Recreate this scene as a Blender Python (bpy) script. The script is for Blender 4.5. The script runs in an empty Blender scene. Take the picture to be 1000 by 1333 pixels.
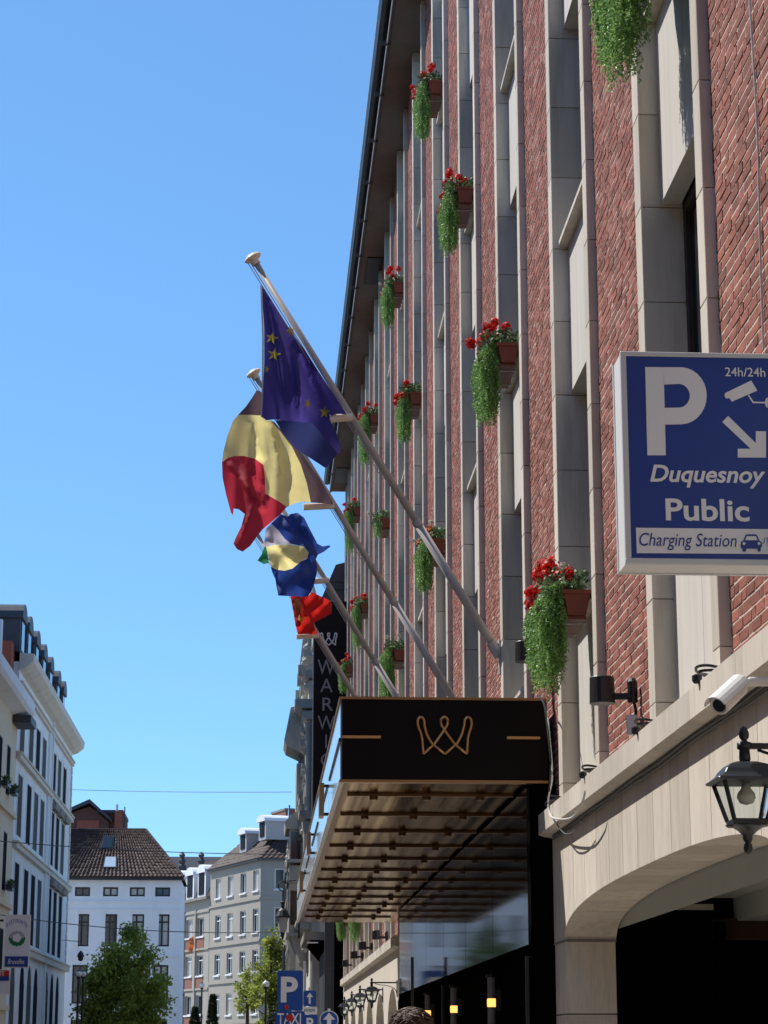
import bpy, bmesh, math, random
from mathutils import Vector, Matrix, geometry
import numpy as np
random.seed(7)
R = math.radians
SC = bpy.context.scene
COL = SC.collection

# ------------------------------------------------------------------ camera
F, CX, CY, EYE = 2850.0, 500.0, 666.5, 1.6
PITCH = math.atan((1365.0 - CY) / F)
YAW = math.atan((CX - 336.0) * math.cos(PITCH) / F)
cd = bpy.data.cameras.new('camera'); cam = bpy.data.objects.new('camera', cd); COL.objects.link(cam)
cam.location = (0, 0, EYE); cam.rotation_euler = (math.pi/2 + PITCH, 0, -YAW)
cd.sensor_fit = 'HORIZONTAL'; cd.sensor_width = 36; cd.lens = F/1000*36
cd.clip_start = 0.1; cd.clip_end = 3000
SC.camera = cam
SC.render.resolution_x = 768; SC.render.resolution_y = 1024

# ------------------------------------------------------------------ light
SUNV = Vector((-1.0, 0.62, 1.62)).normalized()          # towards the sun
SUN_EL = math.asin(SUNV.z); SUN_AZ = math.atan2(SUNV.x, SUNV.y)
w = bpy.data.worlds.new('World'); SC.world = w; w.use_nodes = True
nt = w.node_tree; nt.nodes.clear()
wo = nt.nodes.new('ShaderNodeOutputWorld'); bg = nt.nodes.new('ShaderNodeBackground')
sk = nt.nodes.new('ShaderNodeTexSky'); sk.sky_type = 'NISHITA'; sk.sun_disc = False
sk.sun_elevation = SUN_EL; sk.sun_rotation = SUN_AZ
sk.air_density = 0.85; sk.dust_density = 0.0; sk.ozone_density = 3.0; sk.altitude = 1200
bg.inputs[1].default_value = 0.122
tn = nt.nodes.new('ShaderNodeMix'); tn.data_type = 'RGBA'; tn.blend_type = 'MULTIPLY'; tn.inputs[0].default_value = 1; tn.inputs[7].default_value = (1.06, 1.74, 2.34, 1)
gm = nt.nodes.new('ShaderNodeGamma'); gm.inputs[1].default_value = 0.65
nt.links.new(sk.outputs[0], gm.inputs[0]); nt.links.new(gm.outputs[0], tn.inputs[6]); nt.links.new(tn.outputs[2], bg.inputs[0]); nt.links.new(bg.outputs[0], wo.inputs[0])
sl = bpy.data.lights.new('sun', 'SUN'); sl.energy = 4.6; sl.angle = R(0.5); sl.color = (1.0, 0.95, 0.87)
so = bpy.data.objects.new('sun', sl); COL.objects.link(so)
so.rotation_euler = SUNV.to_track_quat('Z', 'Y').to_euler()
SC.view_settings.view_transform = 'Standard'; SC.view_settings.look = 'None'
SC.view_settings.exposure = 0.35; SC.view_settings.gamma = 1.0
SC.view_settings.use_curve_mapping = False
SC.render.engine = 'CYCLES'

# ------------------------------------------------------------------ surveying (photo pixel -> place)
_p, _y = PITCH, YAW
FW = Vector((math.sin(_y)*math.cos(_p), math.cos(_y)*math.cos(_p), math.sin(_p)))
RT = Vector((math.cos(_y), -math.sin(_y), 0)); UP = RT.cross(FW); OO = Vector((0, 0, EYE))
def ray(u, v): return FW + RT*((u-CX)/F) + UP*((CY-v)/F)
def onx(u, v, X): d = ray(u, v); return OO + d*(X/d.x)
def ony(u, v, Y): d = ray(u, v); return OO + d*(Y/d.y)
def onz(u, v, Z): d = ray(u, v); return OO + d*((Z-EYE)/d.z)
def pj(P):
    q = Vector(P)-OO; z = q.dot(FW)
    return CX + F*q.dot(RT)/z, CY - F*q.dot(UP)/z

# ------------------------------------------------------------------ materials
def _n(nt, t, **k):
    n = nt.nodes.new(t)
    for a, b in k.items(): setattr(n, a, b)
    return n
def pmat(name, col, rough=0.8, metal=0.0, var=0.12, vscale=(3, 3, 3), bump=0.0, bscale=60, spec=0.4,
         tone=0.0, orand=0.0, dirt=0.0, dirtcol=(0.05, 0.045, 0.04), dscale=(1.2, 1.2, 0.35), fine=0.0, streak=None):
    m = bpy.data.materials.new(name); m.use_nodes = True
    nt = m.node_tree; nt.nodes.clear(); L = nt.links.new
    out = _n(nt, 'ShaderNodeOutputMaterial'); b = _n(nt, 'ShaderNodeBsdfPrincipled')
    L(b.outputs[0], out.inputs[0])
    b.inputs['Roughness'].default_value = rough; b.inputs['Metallic'].default_value = metal
    b.inputs['Specular IOR Level'].default_value = spec
    geo = _n(nt, 'ShaderNodeNewGeometry')
    def noise(scale3, sc=1.0, det=4.0, rgh=0.6):
        mp = _n(nt, 'ShaderNodeMapping'); mp.inputs['Scale'].default_value = scale3
        L(geo.outputs['Position'], mp.inputs[0])
        nz = _n(nt, 'ShaderNodeTexNoise'); nz.inputs['Scale'].default_value = sc
        nz.inputs['Detail'].default_value = det; nz.inputs['Roughness'].default_value = rgh
        L(mp.outputs[0], nz.inputs['Vector']); return nz.outputs[0]
    def math_(op, a, c):
        n = _n(nt, 'ShaderNodeMath', operation=op)
        for i, x in enumerate((a, c)):
            if isinstance(x, (int, float)): n.inputs[i].default_value = x
            else: L(x, n.inputs[i])
        return n.outputs[0]
    # value multiplier
    v = math_('MULTIPLY_ADD', noise(vscale), 2*var); 
    v.node.inputs[2].default_value = 1-var
    if fine:
        v2 = math_('MULTIPLY_ADD', noise((bscale, bscale, bscale*(0.12 if streak else 1)), 1, 3), 2*fine); v2.node.inputs[2].default_value = 1-fine
        v = math_('MULTIPLY', v, v2)
    if tone:
        at = _n(nt, 'ShaderNodeAttribute', attribute_name='tone')
        oi = _n(nt, 'ShaderNodeObjectInfo')
        s = math_('ADD', at.outputs['Fac'], oi.outputs['Random']); s = math_('FRACT', s, 0)
        s2 = math_('MULTIPLY_ADD', s, 2*tone); s2.node.inputs[2].default_value = 1-tone
        v = math_('MULTIPLY', v, s2)
    if orand:
        oi = _n(nt, 'ShaderNodeObjectInfo')
        s2 = math_('MULTIPLY_ADD', oi.outputs['Random'], 2*orand); s2.node.inputs[2].default_value = 1-orand
        v = math_('MULTIPLY', v, s2)
    mx = _n(nt, 'ShaderNodeMix', data_type='RGBA', blend_type='MULTIPLY'); mx.inputs[0].default_value = 1
    mx.inputs[6].default_value = (*col, 1)
    cb = _n(nt, 'ShaderNodeCombineColor'); L(v, cb.inputs[0]); L(v, cb.inputs[1]); L(v, cb.inputs[2])
    L(cb.outputs[0], mx.inputs[7]); c = mx.outputs[2]
    if dirt:
        dn = noise(dscale, 1, 6, 0.65)
        rp = _n(nt, 'ShaderNodeMapRange'); rp.inputs[1].default_value = 0.48; rp.inputs[2].default_value = 0.75
        rp.inputs[4].default_value = dirt; L(dn, rp.inputs[0])
        m2 = _n(nt, 'ShaderNodeMix', data_type='RGBA'); L(rp.outputs[0], m2.inputs[0]); L(c, m2.inputs[6])
        m2.inputs[7].default_value = (*dirtcol, 1); c = m2.outputs[2]
    L(c, b.inputs['Base Color'])
    if bump:
        bn = noise((bscale, bscale, bscale*(0.12 if streak else 1)), 1, 5)
        bp = _n(nt, 'ShaderNodeBump'); bp.inputs['Strength'].default_value = 1; bp.inputs['Distance'].default_value = bump
        L(bn, bp.inputs['Height']); L(bp.outputs[0], b.inputs['Normal'])
    return m
def cloth_mat(name, col, tr=0.45, rough=0.7):
    m = bpy.data.materials.new(name); m.use_nodes = True; nt = m.node_tree; nt.nodes.clear(); L = nt.links.new
    out = _n(nt, 'ShaderNodeOutputMaterial'); d = _n(nt, 'ShaderNodeBsdfPrincipled'); t = _n(nt, 'ShaderNodeBsdfTranslucent')
    mx = _n(nt, 'ShaderNodeMixShader'); mx.inputs[0].default_value = tr
    tc = _n(nt, 'ShaderNodeNewGeometry'); nz = _n(nt, 'ShaderNodeTexNoise'); nz.inputs['Scale'].default_value = 6
    L(tc.outputs['Position'], nz.inputs['Vector'])
    at = _n(nt, 'ShaderNodeAttribute', attribute_name='tone')
    mr = _n(nt, 'ShaderNodeMath', operation='MULTIPLY_ADD'); L(nz.outputs[0], mr.inputs[0]); mr.inputs[1].default_value = 0.3; mr.inputs[2].default_value = 0.85
    hs = _n(nt, 'ShaderNodeHueSaturation'); hs.inputs['Color'].default_value = (*col, 1)
    ad = _n(nt, 'ShaderNodeMath', operation='MULTIPLY_ADD'); L(at.outputs['Fac'], ad.inputs[0]); ad.inputs[1].default_value = 0.9; L(mr.outputs[0], ad.inputs[2])
    L(ad.outputs[0], hs.inputs['Value'])
    L(hs.outputs[0], d.inputs['Base Color']); L(hs.outputs[0], t.inputs['Color'])
    d.inputs['Roughness'].default_value = rough; d.inputs['Specular IOR Level'].default_value = 0.3
    L(d.outputs[0], mx.inputs[1]); L(t.outputs[0], mx.inputs[2]); L(mx.outputs[0], out.inputs[0])
    return m
def glass_mat(name, tint=(0.9, 0.95, 0.95), rough=0.02):
    m = bpy.data.materials.new(name); m.use_nodes = True; nt = m.node_tree; nt.nodes.clear(); L = nt.links.new
    out = _n(nt, 'ShaderNodeOutputMaterial'); g = _n(nt, 'ShaderNodeBsdfGlossy'); t = _n(nt, 'ShaderNodeBsdfTransparent')
    g.inputs['Roughness'].default_value = rough; t.inputs[0].default_value = (*tint, 1)
    fr = _n(nt, 'ShaderNodeFresnel'); fr.inputs[0].default_value = 1.5
    mx = _n(nt, 'ShaderNodeMixShader'); sc_ = _n(nt, 'ShaderNodeMath', operation='MULTIPLY'); sc_.inputs[1].default_value = 0.35; L(fr.outputs[0], sc_.inputs[0]); L(sc_.outputs[0], mx.inputs[0]); L(t.outputs[0], mx.inputs[1]); L(g.outputs[0], mx.inputs[2])
    L(mx.outputs[0], out.inputs[0]); return m
def emis(name, col, s):
    m = bpy.data.materials.new(name); m.use_nodes = True; b = m.node_tree.nodes['Principled BSDF']
    b.inputs['Base Color'].default_value = (*col, 1); b.inputs['Emission Color'].default_value = (*col, 1); b.inputs['Emission Strength'].default_value = s
    return m
M = {}
M['stone'] = pmat('jamb limestone', (0.58, 0.525, 0.445), 0.85, var=0.10, vscale=(5, 5, 1.2), bump=0.0012, bscale=90, orand=0.14, dirt=0.55, dirtcol=(0.22, 0.195, 0.16), dscale=(7, 7, 0.7), fine=0.07)
M['stone_panel'] = pmat('spandrel stone', (0.60, 0.565, 0.51), 0.8, var=0.05, vscale=(3, 3, 1), bump=0.0006, bscale=120, orand=0.04, dirt=0.4, dirtcol=(0.36, 0.32, 0.27), dscale=(9, 9, .5), fine=0.03)
M['stone_slab'] = pmat('travertine slab', (0.56, 0.505, 0.435), 0.85, var=0.13, vscale=(6, 6, 1.5), bump=0.002, bscale=60, orand=0.14, dirt=0.5, dirtcol=(0.33, 0.265, 0.21), dscale=(9, 9, 1.3), fine=0.17, streak=1)
M['stone_dark'] = pmat('weathered grey stone', (0.24, 0.225, 0.20), 0.9, var=0.25, vscale=(1.5, 1.5, 1.5), bump=0.004, bscale=20, dirt=0.5, dirtcol=(0.07, 0.065, 0.06), dscale=(1.5, 1.5, 0.6))
M['stone_old'] = pmat('old pale carved stone', (0.40, 0.38, 0.34), 0.9, var=0.25, vscale=(1.5, 1.5, 1.5), bump=0.004, bscale=20, dirt=0.6, dirtcol=(0.10, 0.095, 0.09), dscale=(2, 2, 0.8))
M['brick'] = pmat('red brick', (0.275, 0.092, 0.064), 0.9, var=0.42, vscale=(10, 7, 13), bump=0.004, bscale=45, tone=0.32, dirt=0.6, dirtcol=(0.085, 0.034, 0.03), dscale=(16, 16, 26), fine=0.18)
M['mortar'] = pmat('pink mortar', (0.60, 0.47, 0.40), 0.95, var=0.12, vscale=(8, 8, 8), bump=0.003, bscale=80)
M['soffit'] = pmat('brown eave soffit', (0.19, 0.155, 0.13), 0.8, var=0.2, vscale=(1, 1, 1), dirt=0.4, dirtcol=(0.08, 0.06, 0.05))
M['zinc'] = pmat('dark zinc', (0.055, 0.058, 0.063), 0.45, metal=0.3, var=0.2)
M['zinc_light'] = pmat('bright gutter edge', (0.5, 0.5, 0.5), 0.4, metal=0.3, var=0.1)
M['frame_dark'] = pmat('dark bronze window frame', (0.035, 0.028, 0.025), 0.5, var=0.1)
M['transom'] = pmat('grey transom bar', (0.26, 0.23, 0.20), 0.6, var=0.1)
M['glass_dark'] = pmat('window glass over dark room', (0.012, 0.015, 0.018), 0.06, var=0.3, vscale=(0.6, 0.6, 0.6), spec=0.9)
M['glass_mirror'] = pmat('dark mirror glass', (0.006, 0.007, 0.008), 0.05, var=0.1, spec=0.12)
M['curtain'] = pmat('net curtain behind glass', (0.42, 0.41, 0.38), 0.35, var=0.25, vscale=(9, 9, 0.3), spec=0.8)
M['terracotta'] = pmat('terracotta plastic', (0.17, 0.038, 0.021), 0.55, var=0.12, orand=0.15)
M['terracotta2'] = pmat('brown drip tray', (0.17, 0.055, 0.04), 0.5, var=0.15)
M['metal_black'] = pmat('black powder coat', (0.012, 0.013, 0.015), 0.42, var=0.2, spec=0.5)
M['lantern'] = pmat('lantern cast iron', (0.02, 0.025, 0.03), 0.38, var=0.3, vscale=(20, 20, 20), bump=0.0008, bscale=90)
M['black_panel'] = pmat('black gloss fascia', (0.006, 0.004, 0.005), 0.35, var=0.15, spec=0.12)
M['black_wall'] = pmat('black shopfront wall', (0.004, 0.004, 0.004), 0.8, var=0.2, spec=0.0)
M['glass_far'] = pmat('dark far window', (0.030, 0.036, 0.045), 0.9, var=0.5, vscale=(.8, .8, .8), spec=0.0)
M['bronze'] = pmat('bronze trim', (0.36, 0.21, 0.095), 0.38, metal=0.75, var=0.15)
M['gold'] = pmat('brushed gold', (0.62, 0.35, 0.15), 0.36, metal=0.7, var=0.12, vscale=(20, 20, 20))
M['bronze_dark'] = pmat('dark bronze rib', (0.17, 0.085, 0.036), 0.4, metal=0.5, var=0.2)
M['silver'] = pmat('painted aluminium', (0.60, 0.61, 0.62), 0.42, metal=0.15, var=0.05, dirt=0.15, dirtcol=(0.3, 0.3, 0.28))
M['letter_grey'] = pmat('dull silver letters', (0.19, 0.19, 0.20), 0.45, metal=0.2)
M['white_paint'] = pmat('white lacquer', (0.74, 0.73, 0.71), 0.4, var=0.04, dirt=0.12, dirtcol=(0.4, 0.38, 0.34))
M['pole'] = pmat('grey white pole lacquer', (0.43, 0.40, 0.39), 0.42, var=0.10, vscale=(3, 3, 3), dirt=0.25, dirtcol=(0.25, 0.22, 0.2))
M['cap'] = pmat('cream pole cap', (0.80, 0.70, 0.58), 0.45, var=0.06)
M['cctv'] = pmat('off white camera housing', (0.66, 0.63, 0.59), 0.35, var=0.05)
M['sign_blue'] = pmat('sign blue', (0.014, 0.052, 0.27), 0.35, var=0.05)
M['sign_blue2'] = pmat('road sign blue', (0.01, 0.075, 0.34), 0.4, var=0.05)
M['sign_white'] = pmat('sign white', (0.80, 0.80, 0.80), 0.4, var=0.04)
M['red_paint'] = pmat('red paint', (0.5, 0.02, 0.02), 0.5, var=0.1)
M['cable'] = pmat('grey cable', (0.10, 0.10, 0.10), 0.6, var=0.1)
M['cable_white'] = pmat('white cable', (0.6, 0.6, 0.58), 0.6, var=0.1)
M['asphalt'] = pmat('pale cobbled road', (0.19, 0.175, 0.15), 0.9, var=0.15, bump=0.003)
M['paving'] = pmat('grey paving', (0.34, 0.305, 0.26), 0.9, var=0.2, vscale=(1, 1, 1), bump=0.003)
M['kerb'] = pmat('kerb stone', (0.3, 0.3, 0.29), 0.9)
M['plaster_white'] = pmat('white painted plaster', (0.74, 0.755, 0.78), 0.85, var=0.07, vscale=(.7, .7, .7), dirt=0.25, dirtcol=(0.40, 0.41, 0.43), dscale=(.6, .6, .15))
M['plaster_left'] = pmat('old white plaster', (0.76, 0.765, 0.77), 0.85, var=0.08, vscale=(.7, .7, .7), dirt=0.3, dirtcol=(0.36, 0.34, 0.31), dscale=(.6, .6, .2))
M['plaster_trim'] = pmat('cream trim plaster', (0.62, 0.57, 0.49), 0.85, var=0.12, dirt=0.3, dirtcol=(0.22, 0.2, 0.17))
M['plaster_cream'] = pmat('cream plaster', (0.68, 0.58, 0.43), 0.85, var=0.08, dirt=0.2, dirtcol=(0.35, 0.3, 0.22), dscale=(.6, .6, .2))
M['beige'] = pmat('beige render', (0.36, 0.335, 0.29), 0.9, var=0.08, vscale=(.6, .6, .6), dirt=0.2, dirtcol=(0.25, 0.23, 0.2))
M['brick_far'] = pmat('brown brick infill', (0.26, 0.12, 0.08), 0.9, var=0.2)
M['brick_red'] = pmat('red brick chimney', (0.26, 0.075, 0.05), 0.9, var=0.25, vscale=(3, 3, 8))
M['brick_old'] = pmat('dark old brick', (0.10, 0.045, 0.035), 0.9, var=0.3, vscale=(3, 3, 8))
M['tile'] = pmat('brown pantile', (0.05, 0.026, 0.021), 0.7, var=0.3, vscale=(4, 4, 4), dirt=0.5, dirtcol=(0.05, 0.035, 0.03), dscale=(2, 2, 2))
M['tile_ground'] = pmat('roof underlay', (0.05, 0.03, 0.025), 0.9, var=0.2)
M['slate'] = pmat('slate', (0.045, 0.048, 0.058), 0.55, var=0.3, vscale=(3, 3, 8), bump=0.01, bscale=6)
M['bark'] = pmat('bark', (0.09, 0.07, 0.05), 0.9, var=0.3, bump=0.01, bscale=20)
M['leaf_trail'] = cloth_mat('trailing leaf', (0.19, 0.33, 0.10), 0.42, 0.4)
M['leaf_ger'] = cloth_mat('geranium leaf', (0.09, 0.14, 0.06), 0.3, 0.5)
M['leaf_tree'] = cloth_mat('tree leaf', (0.33, 0.38, 0.075), 0.5, 0.6)
M['leaf_con'] = cloth_mat('conifer leaf', (0.02, 0.045, 0.018), 0.2, 0.7)
M['petal_red'] = cloth_mat('red petal', (0.62, 0.018, 0.012), 0.3, 0.5)
M['petal_white'] = cloth_mat('white petal', (0.62, 0.60, 0.50), 0.3, 0.5)
M['petal_orange'] = cloth_mat('orange petal', (0.6, 0.16, 0.05), 0.3, 0.5)
M['f_blue'] = cloth_mat('deep blue flag cloth', (0.065, 0.05, 0.25), 0.5, 0.55)
M['f_fold'] = cloth_mat('backlit blue flag cloth', (0.055, 0.07, 0.24), 0.35, 0.55)  # same cloth as f_blue, with the fold's backlight put into the colour
M['f_blue2'] = cloth_mat('mid blue flag cloth', (0.028, 0.065, 0.30), 0.45, 0.55)  # own blue of the third flag's field
M['f_black'] = cloth_mat('faded black cloth', (0.125, 0.085, 0.10), 0.5)
M['f_yellow'] = cloth_mat('yellow cloth', (0.90, 0.80, 0.36), 0.55)
M['f_red'] = cloth_mat('red cloth', (0.58, 0.045, 0.075), 0.55)
M['f_white'] = cloth_mat('white cloth', (0.55, 0.52, 0.62), 0.5)
M['f_green'] = cloth_mat('green cloth', (0.04, 0.33, 0.12), 0.5)
M['f_red2'] = cloth_mat('bright red cloth', (0.62, 0.025, 0.02), 0.5)
M['star'] = cloth_mat('star yellow', (0.78, 0.62, 0.10), 0.5)
M['plaster_ceiling'] = pmat('passage ceiling plaster', (0.42, 0.44, 0.40), 0.9, var=0.08)
M['wood_red'] = pmat('brown wood beam', (0.045, 0.02, 0.01), 0.7, var=0.2)
M['globe'] = pmat('opal globe', (0.75, 0.75, 0.74), 0.3, var=0.03)
M['glass_clear'] = glass_mat('lantern glass')
M['glass_far2'] = pmat('far window with painted reflection', (0.11, 0.115, 0.12), 0.9, var=0.5, vscale=(.8, .8, .8), spec=0.0)  # paler pane colour stands in for windows that reflect more light
M['glass_side'] = pmat('glass with painted sky reflection', (0.42, 0.50, 0.56), 0.10, var=0.08, spec=0.9)  # pale blue base colour carries the sky's reflection
M['bulb'] = pmat('frosted bulb', (0.55, 0.52, 0.47), 0.5, var=0.04)
M['lamp_lit'] = emis('lit warm lamp', (1.0, 0.42, 0.10), 1.7)
M['skin'] = pmat('skin', (0.5, 0.3, 0.22), 0.6, var=0.05)
M['hair'] = pmat('brown hair', (0.06, 0.026, 0.012), 0.55, var=0.4, vscale=(60, 60, 8), bump=0.004, bscale=70)
M['shirt'] = pmat('navy shirt', (0.03, 0.04, 0.08), 0.8)
M['trousers'] = pmat('grey trousers', (0.08, 0.08, 0.09), 0.8)

def soffit_metal():
    m = bpy.data.materials.new('bronze mirror soffit'); m.use_nodes = True; nt = m.node_tree; L = nt.links.new
    b = nt.nodes['Principled BSDF']; b.inputs['Metallic'].default_value = 0.95; 
    geo = _n(nt, 'ShaderNodeNewGeometry'); mp = _n(nt, 'ShaderNodeMapping'); mp.inputs['Scale'].default_value = (7.5, 0.05, 1)
    nz = _n(nt, 'ShaderNodeTexNoise'); nz.inputs['Scale'].default_value = 1; nz.inputs['Detail'].default_value = 3
    L(geo.outputs['Position'], mp.inputs[0]); L(mp.outputs[0], nz.inputs['Vector'])
    cr = _n(nt, 'ShaderNodeValToRGB'); e = cr.color_ramp.elements
    e[0].position = 0.40; e[0].color = (0.035, 0.018, 0.009, 1); e[1].position = 0.60; e[1].color = (0.30, 0.215, 0.125, 1)  # streaks in the colour stand in for reflections along the metal
    L(nz.outputs[0], cr.inputs[0]); L(cr.outputs[0], b.inputs['Base Color'])
    c2 = _n(nt, 'ShaderNodeValToRGB'); e = c2.color_ramp.elements; e[0].position = 0.42; e[0].color = (0.32, 0.21, 0.12, 1); e[1].position = 0.62; e[1].color = (0.90, 0.76, 0.54, 1)
    L(nz.outputs[0], c2.inputs[0]); L(c2.outputs[0], b.inputs['Specular Tint'])
    mr = _n(nt, 'ShaderNodeMapRange'); mr.inputs[3].default_value = 0.10; mr.inputs[4].default_value = 0.24; L(nz.outputs[0], mr.inputs[0]); L(mr.outputs[0], b.inputs['Roughness'])
    b.inputs['Anisotropic'].default_value = 0.0
    return m
M['soffit_metal'] = soffit_metal()

# ------------------------------------------------------------------ mesh helpers
class MB:
    def __init__(s): s.v = []; s.f = []; s.m = []; s.t = None
    def add(s, vs, fs, mi=0):
        b = len(s.v); s.v += [tuple(p) for p in vs]; s.f += [tuple(i+b for i in f) for f in fs]; s.m += [mi]*len(fs); return s
    def box(s, x0, x1, y0, y1, z0, z1, mi=0):
        if x0 > x1: x0, x1 = x1, x0
        if y0 > y1: y0, y1 = y1, y0
        if z0 > z1: z0, z1 = z1, z0
        return s.add([(x0,y0,z0),(x1,y0,z0),(x1,y1,z0),(x0,y1,z0),(x0,y0,z1),(x1,y0,z1),(x1,y1,z1),(x0,y1,z1)],
              [(0,3,2,1),(4,5,6,7),(0,1,5,4),(1,2,6,5),(2,3,7,6),(3,0,4,7)], mi)
    def prism(s, poly, axis, a, b, mi=0):
        # poly 2D; axis 'x': (y,z), 'y': (x,z), 'z': (x,y)
        def P(q, t):
            return (t, q[0], q[1]) if axis == 'x' else (q[0], t, q[1]) if axis == 'y' else (q[0], q[1], t)
        n = len(poly); vs = [P(q, a) for q in poly]+[P(q, b) for q in poly]
        fs = [tuple(range(n)), tuple(range(2*n-1, n-1, -1))]+[(i, i+n, (i+1) % n+n, (i+1) % n) for i in range(n)]
        return s.add(vs, fs, mi)
    def tube(s, pts, r, n=8, mi=0, closed=False):
        pts = [Vector(p) for p in pts]; k = len(pts); rs = r if isinstance(r, (list, tuple)) else [r]*k
        vs = []; ref = None
        for i, p in enumerate(pts):
            if closed: t = pts[(i+1) % k]-pts[i-1]
            else: t = pts[min(i+1, k-1)]-pts[max(i-1, 0)]
            if t.length < 1e-9: t = Vector((0, 0, 1))
            t.normalize()
            if ref is None:
                ref = Vector((0, 0, 1)) if abs(t.z) < 0.9 else Vector((1, 0, 0))
            a = t.cross(ref)
            if a.length < 1e-4: a = t.cross(Vector((0.3, 1, 0.2)))
            a.normalize(); b = t.cross(a); ref = b.cross(t) if False else ref
            for j in range(n):
                q = 2*math.pi*j/n; vs.append(p+(a*math.cos(q)+b*math.sin(q))*rs[i])
        fs = []
        for i in range(k if closed else k-1):
            i2 = (i+1) % k
            for j in range(n): fs.append((i*n+j, i*n+(j+1) % n, i2*n+(j+1) % n, i2*n+j))
        if not closed: fs += [tuple(range(n-1, -1, -1)), tuple((k-1)*n+j for j in range(n))]
        return s.add(vs, fs, mi)
    def lathe(s, prof, c=(0, 0, 0), n=16, mi=0, axis=None, rot=0):
        ax = Vector(axis).normalized() if axis else Vector((0, 0, 1))
        q = Vector((0, 0, 1)).rotation_difference(ax); c = Vector(c); vs = []
        for r, z in prof:
            for j in range(n):
                a = 2*math.pi*j/n+rot; vs.append(c+q @ Vector((r*math.cos(a), r*math.sin(a), z)))
        fs = []
        for i in range(len(prof)-1):
            for j in range(n): fs.append((i*n+j, i*n+(j+1) % n, (i+1)*n+(j+1) % n, (i+1)*n+j))
        fs += [tuple(range(n-1, -1, -1)), tuple((len(prof)-1)*n+j for j in range(n))]
        return s.add(vs, fs, mi)
    def mesh(s, name, mats, smooth=False, bevel=0):
        me = bpy.data.meshes.new(name); me.from_pydata(s.v, [], s.f)
        for m in (mats if isinstance(mats, (list, tuple)) else [mats]): me.materials.append(m)
        if len(me.materials) > 1: me.polygons.foreach_set('material_index', s.m)
        if s.t is not None:
            at = me.attributes.new('tone', 'FLOAT', 'FACE'); at.data.foreach_set('value', s.t)
        if bevel:
            bm = bmesh.new(); bm.from_mesh(me)
            bmesh.ops.recalc_face_normals(bm, faces=bm.faces)
            bmesh.ops.bevel(bm, geom=[e for e in bm.edges if e.calc_face_angle(0) > 0.6], offset=bevel, segments=1, affect='EDGES')
            bm.to_mesh(me); bm.free()
        if smooth: me.shade_smooth()
        return me
    def build(s, name, mats, parent=None, smooth=False, bevel=0, **kw):
        return inst(s.mesh(name, mats, smooth, bevel), name, parent, **kw)
def inst(me, name, parent=None, loc=None, label=None, cat=None, group=None, kind=None, rot=None):
    o = bpy.data.objects.new(name, me); COL.objects.link(o)
    if parent: o.parent = parent
    if loc: o.location = loc
    if rot: o.rotation_euler = rot
    if label: o['label'] = label
    if cat: o['category'] = cat
    if group: o['group'] = group
    if kind: o['kind'] = kind
    return o
def thing(name, label, cat, loc=(0, 0, 0), rz=0, group=None, rot=None):
    o = inst(None, name, None, loc, label, cat, group); o.rotation_euler = rot or (0, 0, rz); o.empty_display_size = .2; return o
def copy_tree(o, parent=None, label=None, loc=None):
    c = o.copy(); COL.objects.link(c)
    if parent: c.parent = parent
    if label: c['label'] = label
    if loc: c.location = loc
    for ch in o.children: copy_tree(ch, c)
    return c
def text_mesh(s, mat, rect, plane='y', at=0, bold=0.0, shear=0.0, ext=0.0, name='lettering'):
    """text as mesh fitted into rect=(a0,z0,a1,z1) on the plane y=at, facing -Y"""
    cu = bpy.data.curves.new('t', 'FONT'); cu.body = s; cu.offset = bold; cu.shear = shear; cu.resolution_u = 4
    o = bpy.data.objects.new('t', cu); COL.objects.link(o)
    dg = bpy.context.evaluated_depsgraph_get(); me = bpy.data.meshes.new_from_object(o.evaluated_get(dg))
    bpy.data.objects.remove(o); bpy.data.curves.remove(cu)
    xs = [v.co.x for v in me.vertices]; ys = [v.co.y for v in me.vertices]
    x0, x1, y0, y1 = min(xs), max(xs), min(ys), max(ys); a0, z0, a1, z1 = rect
    for v in me.vertices:
        a = a0+(v.co.x-x0)/(x1-x0)*(a1-a0); z = z0+(v.co.y-y0)/(y1-y0)*(z1-z0)
        v.co = (a, at, z)
    if ext:
        bm = bmesh.new(); bm.from_mesh(me); g = bmesh.ops.extrude_face_region(bm, geom=bm.faces[:])
        for e in g['geom']:
            if isinstance(e, bmesh.types.BMVert): e.co.y -= ext
        bm.to_mesh(me); bm.free()
    me.materials.clear(); me.materials.append(mat); me.name = name
    return me
def px_text(s, mat, u0, v0, u1, v1, Y, parent, off=(0, 0, 0), name='lettering', **k):
    a = ony(u0, v1, Y); b = ony(u1, v0, Y)
    me = text_mesh(s, mat, (a.x, a.z, b.x, b.z), at=Y, name=name, **k)
    for v in me.vertices: v.co -= Vector(off)
    return inst(me, name, parent)
def catmull(pts, n=8, closed=False):
    P = [Vector(p) for p in pts]; out = []; k = len(P)
    for i in range(k if closed else k-1):
        p0 = P[(i-1) % k] if closed or i > 0 else P[0]; p1 = P[i]; p2 = P[(i+1) % k]
        p3 = P[(i+2) % k] if closed or i+2 < k else P[-1]
        for j in range(n):
            t = j/n
            out.append(0.5*((2*p1)+(p2-p0)*t+(2*p0-5*p1+4*p2-p3)*t*t+(3*p1-p0-3*p2+p3)*t**3))
    if not closed: out.append(P[-1])
    return out
def px_poly(poly, mat, Y, parent, org, name, thick=0.0):
    mb = MB(); P = [ony(u, v, Y)-Vector(org) for u, v in poly]; n = len(P)
    mb.add(P, [tuple(range(n))]); o = mb.build(name, mat, parent); return o

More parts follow.
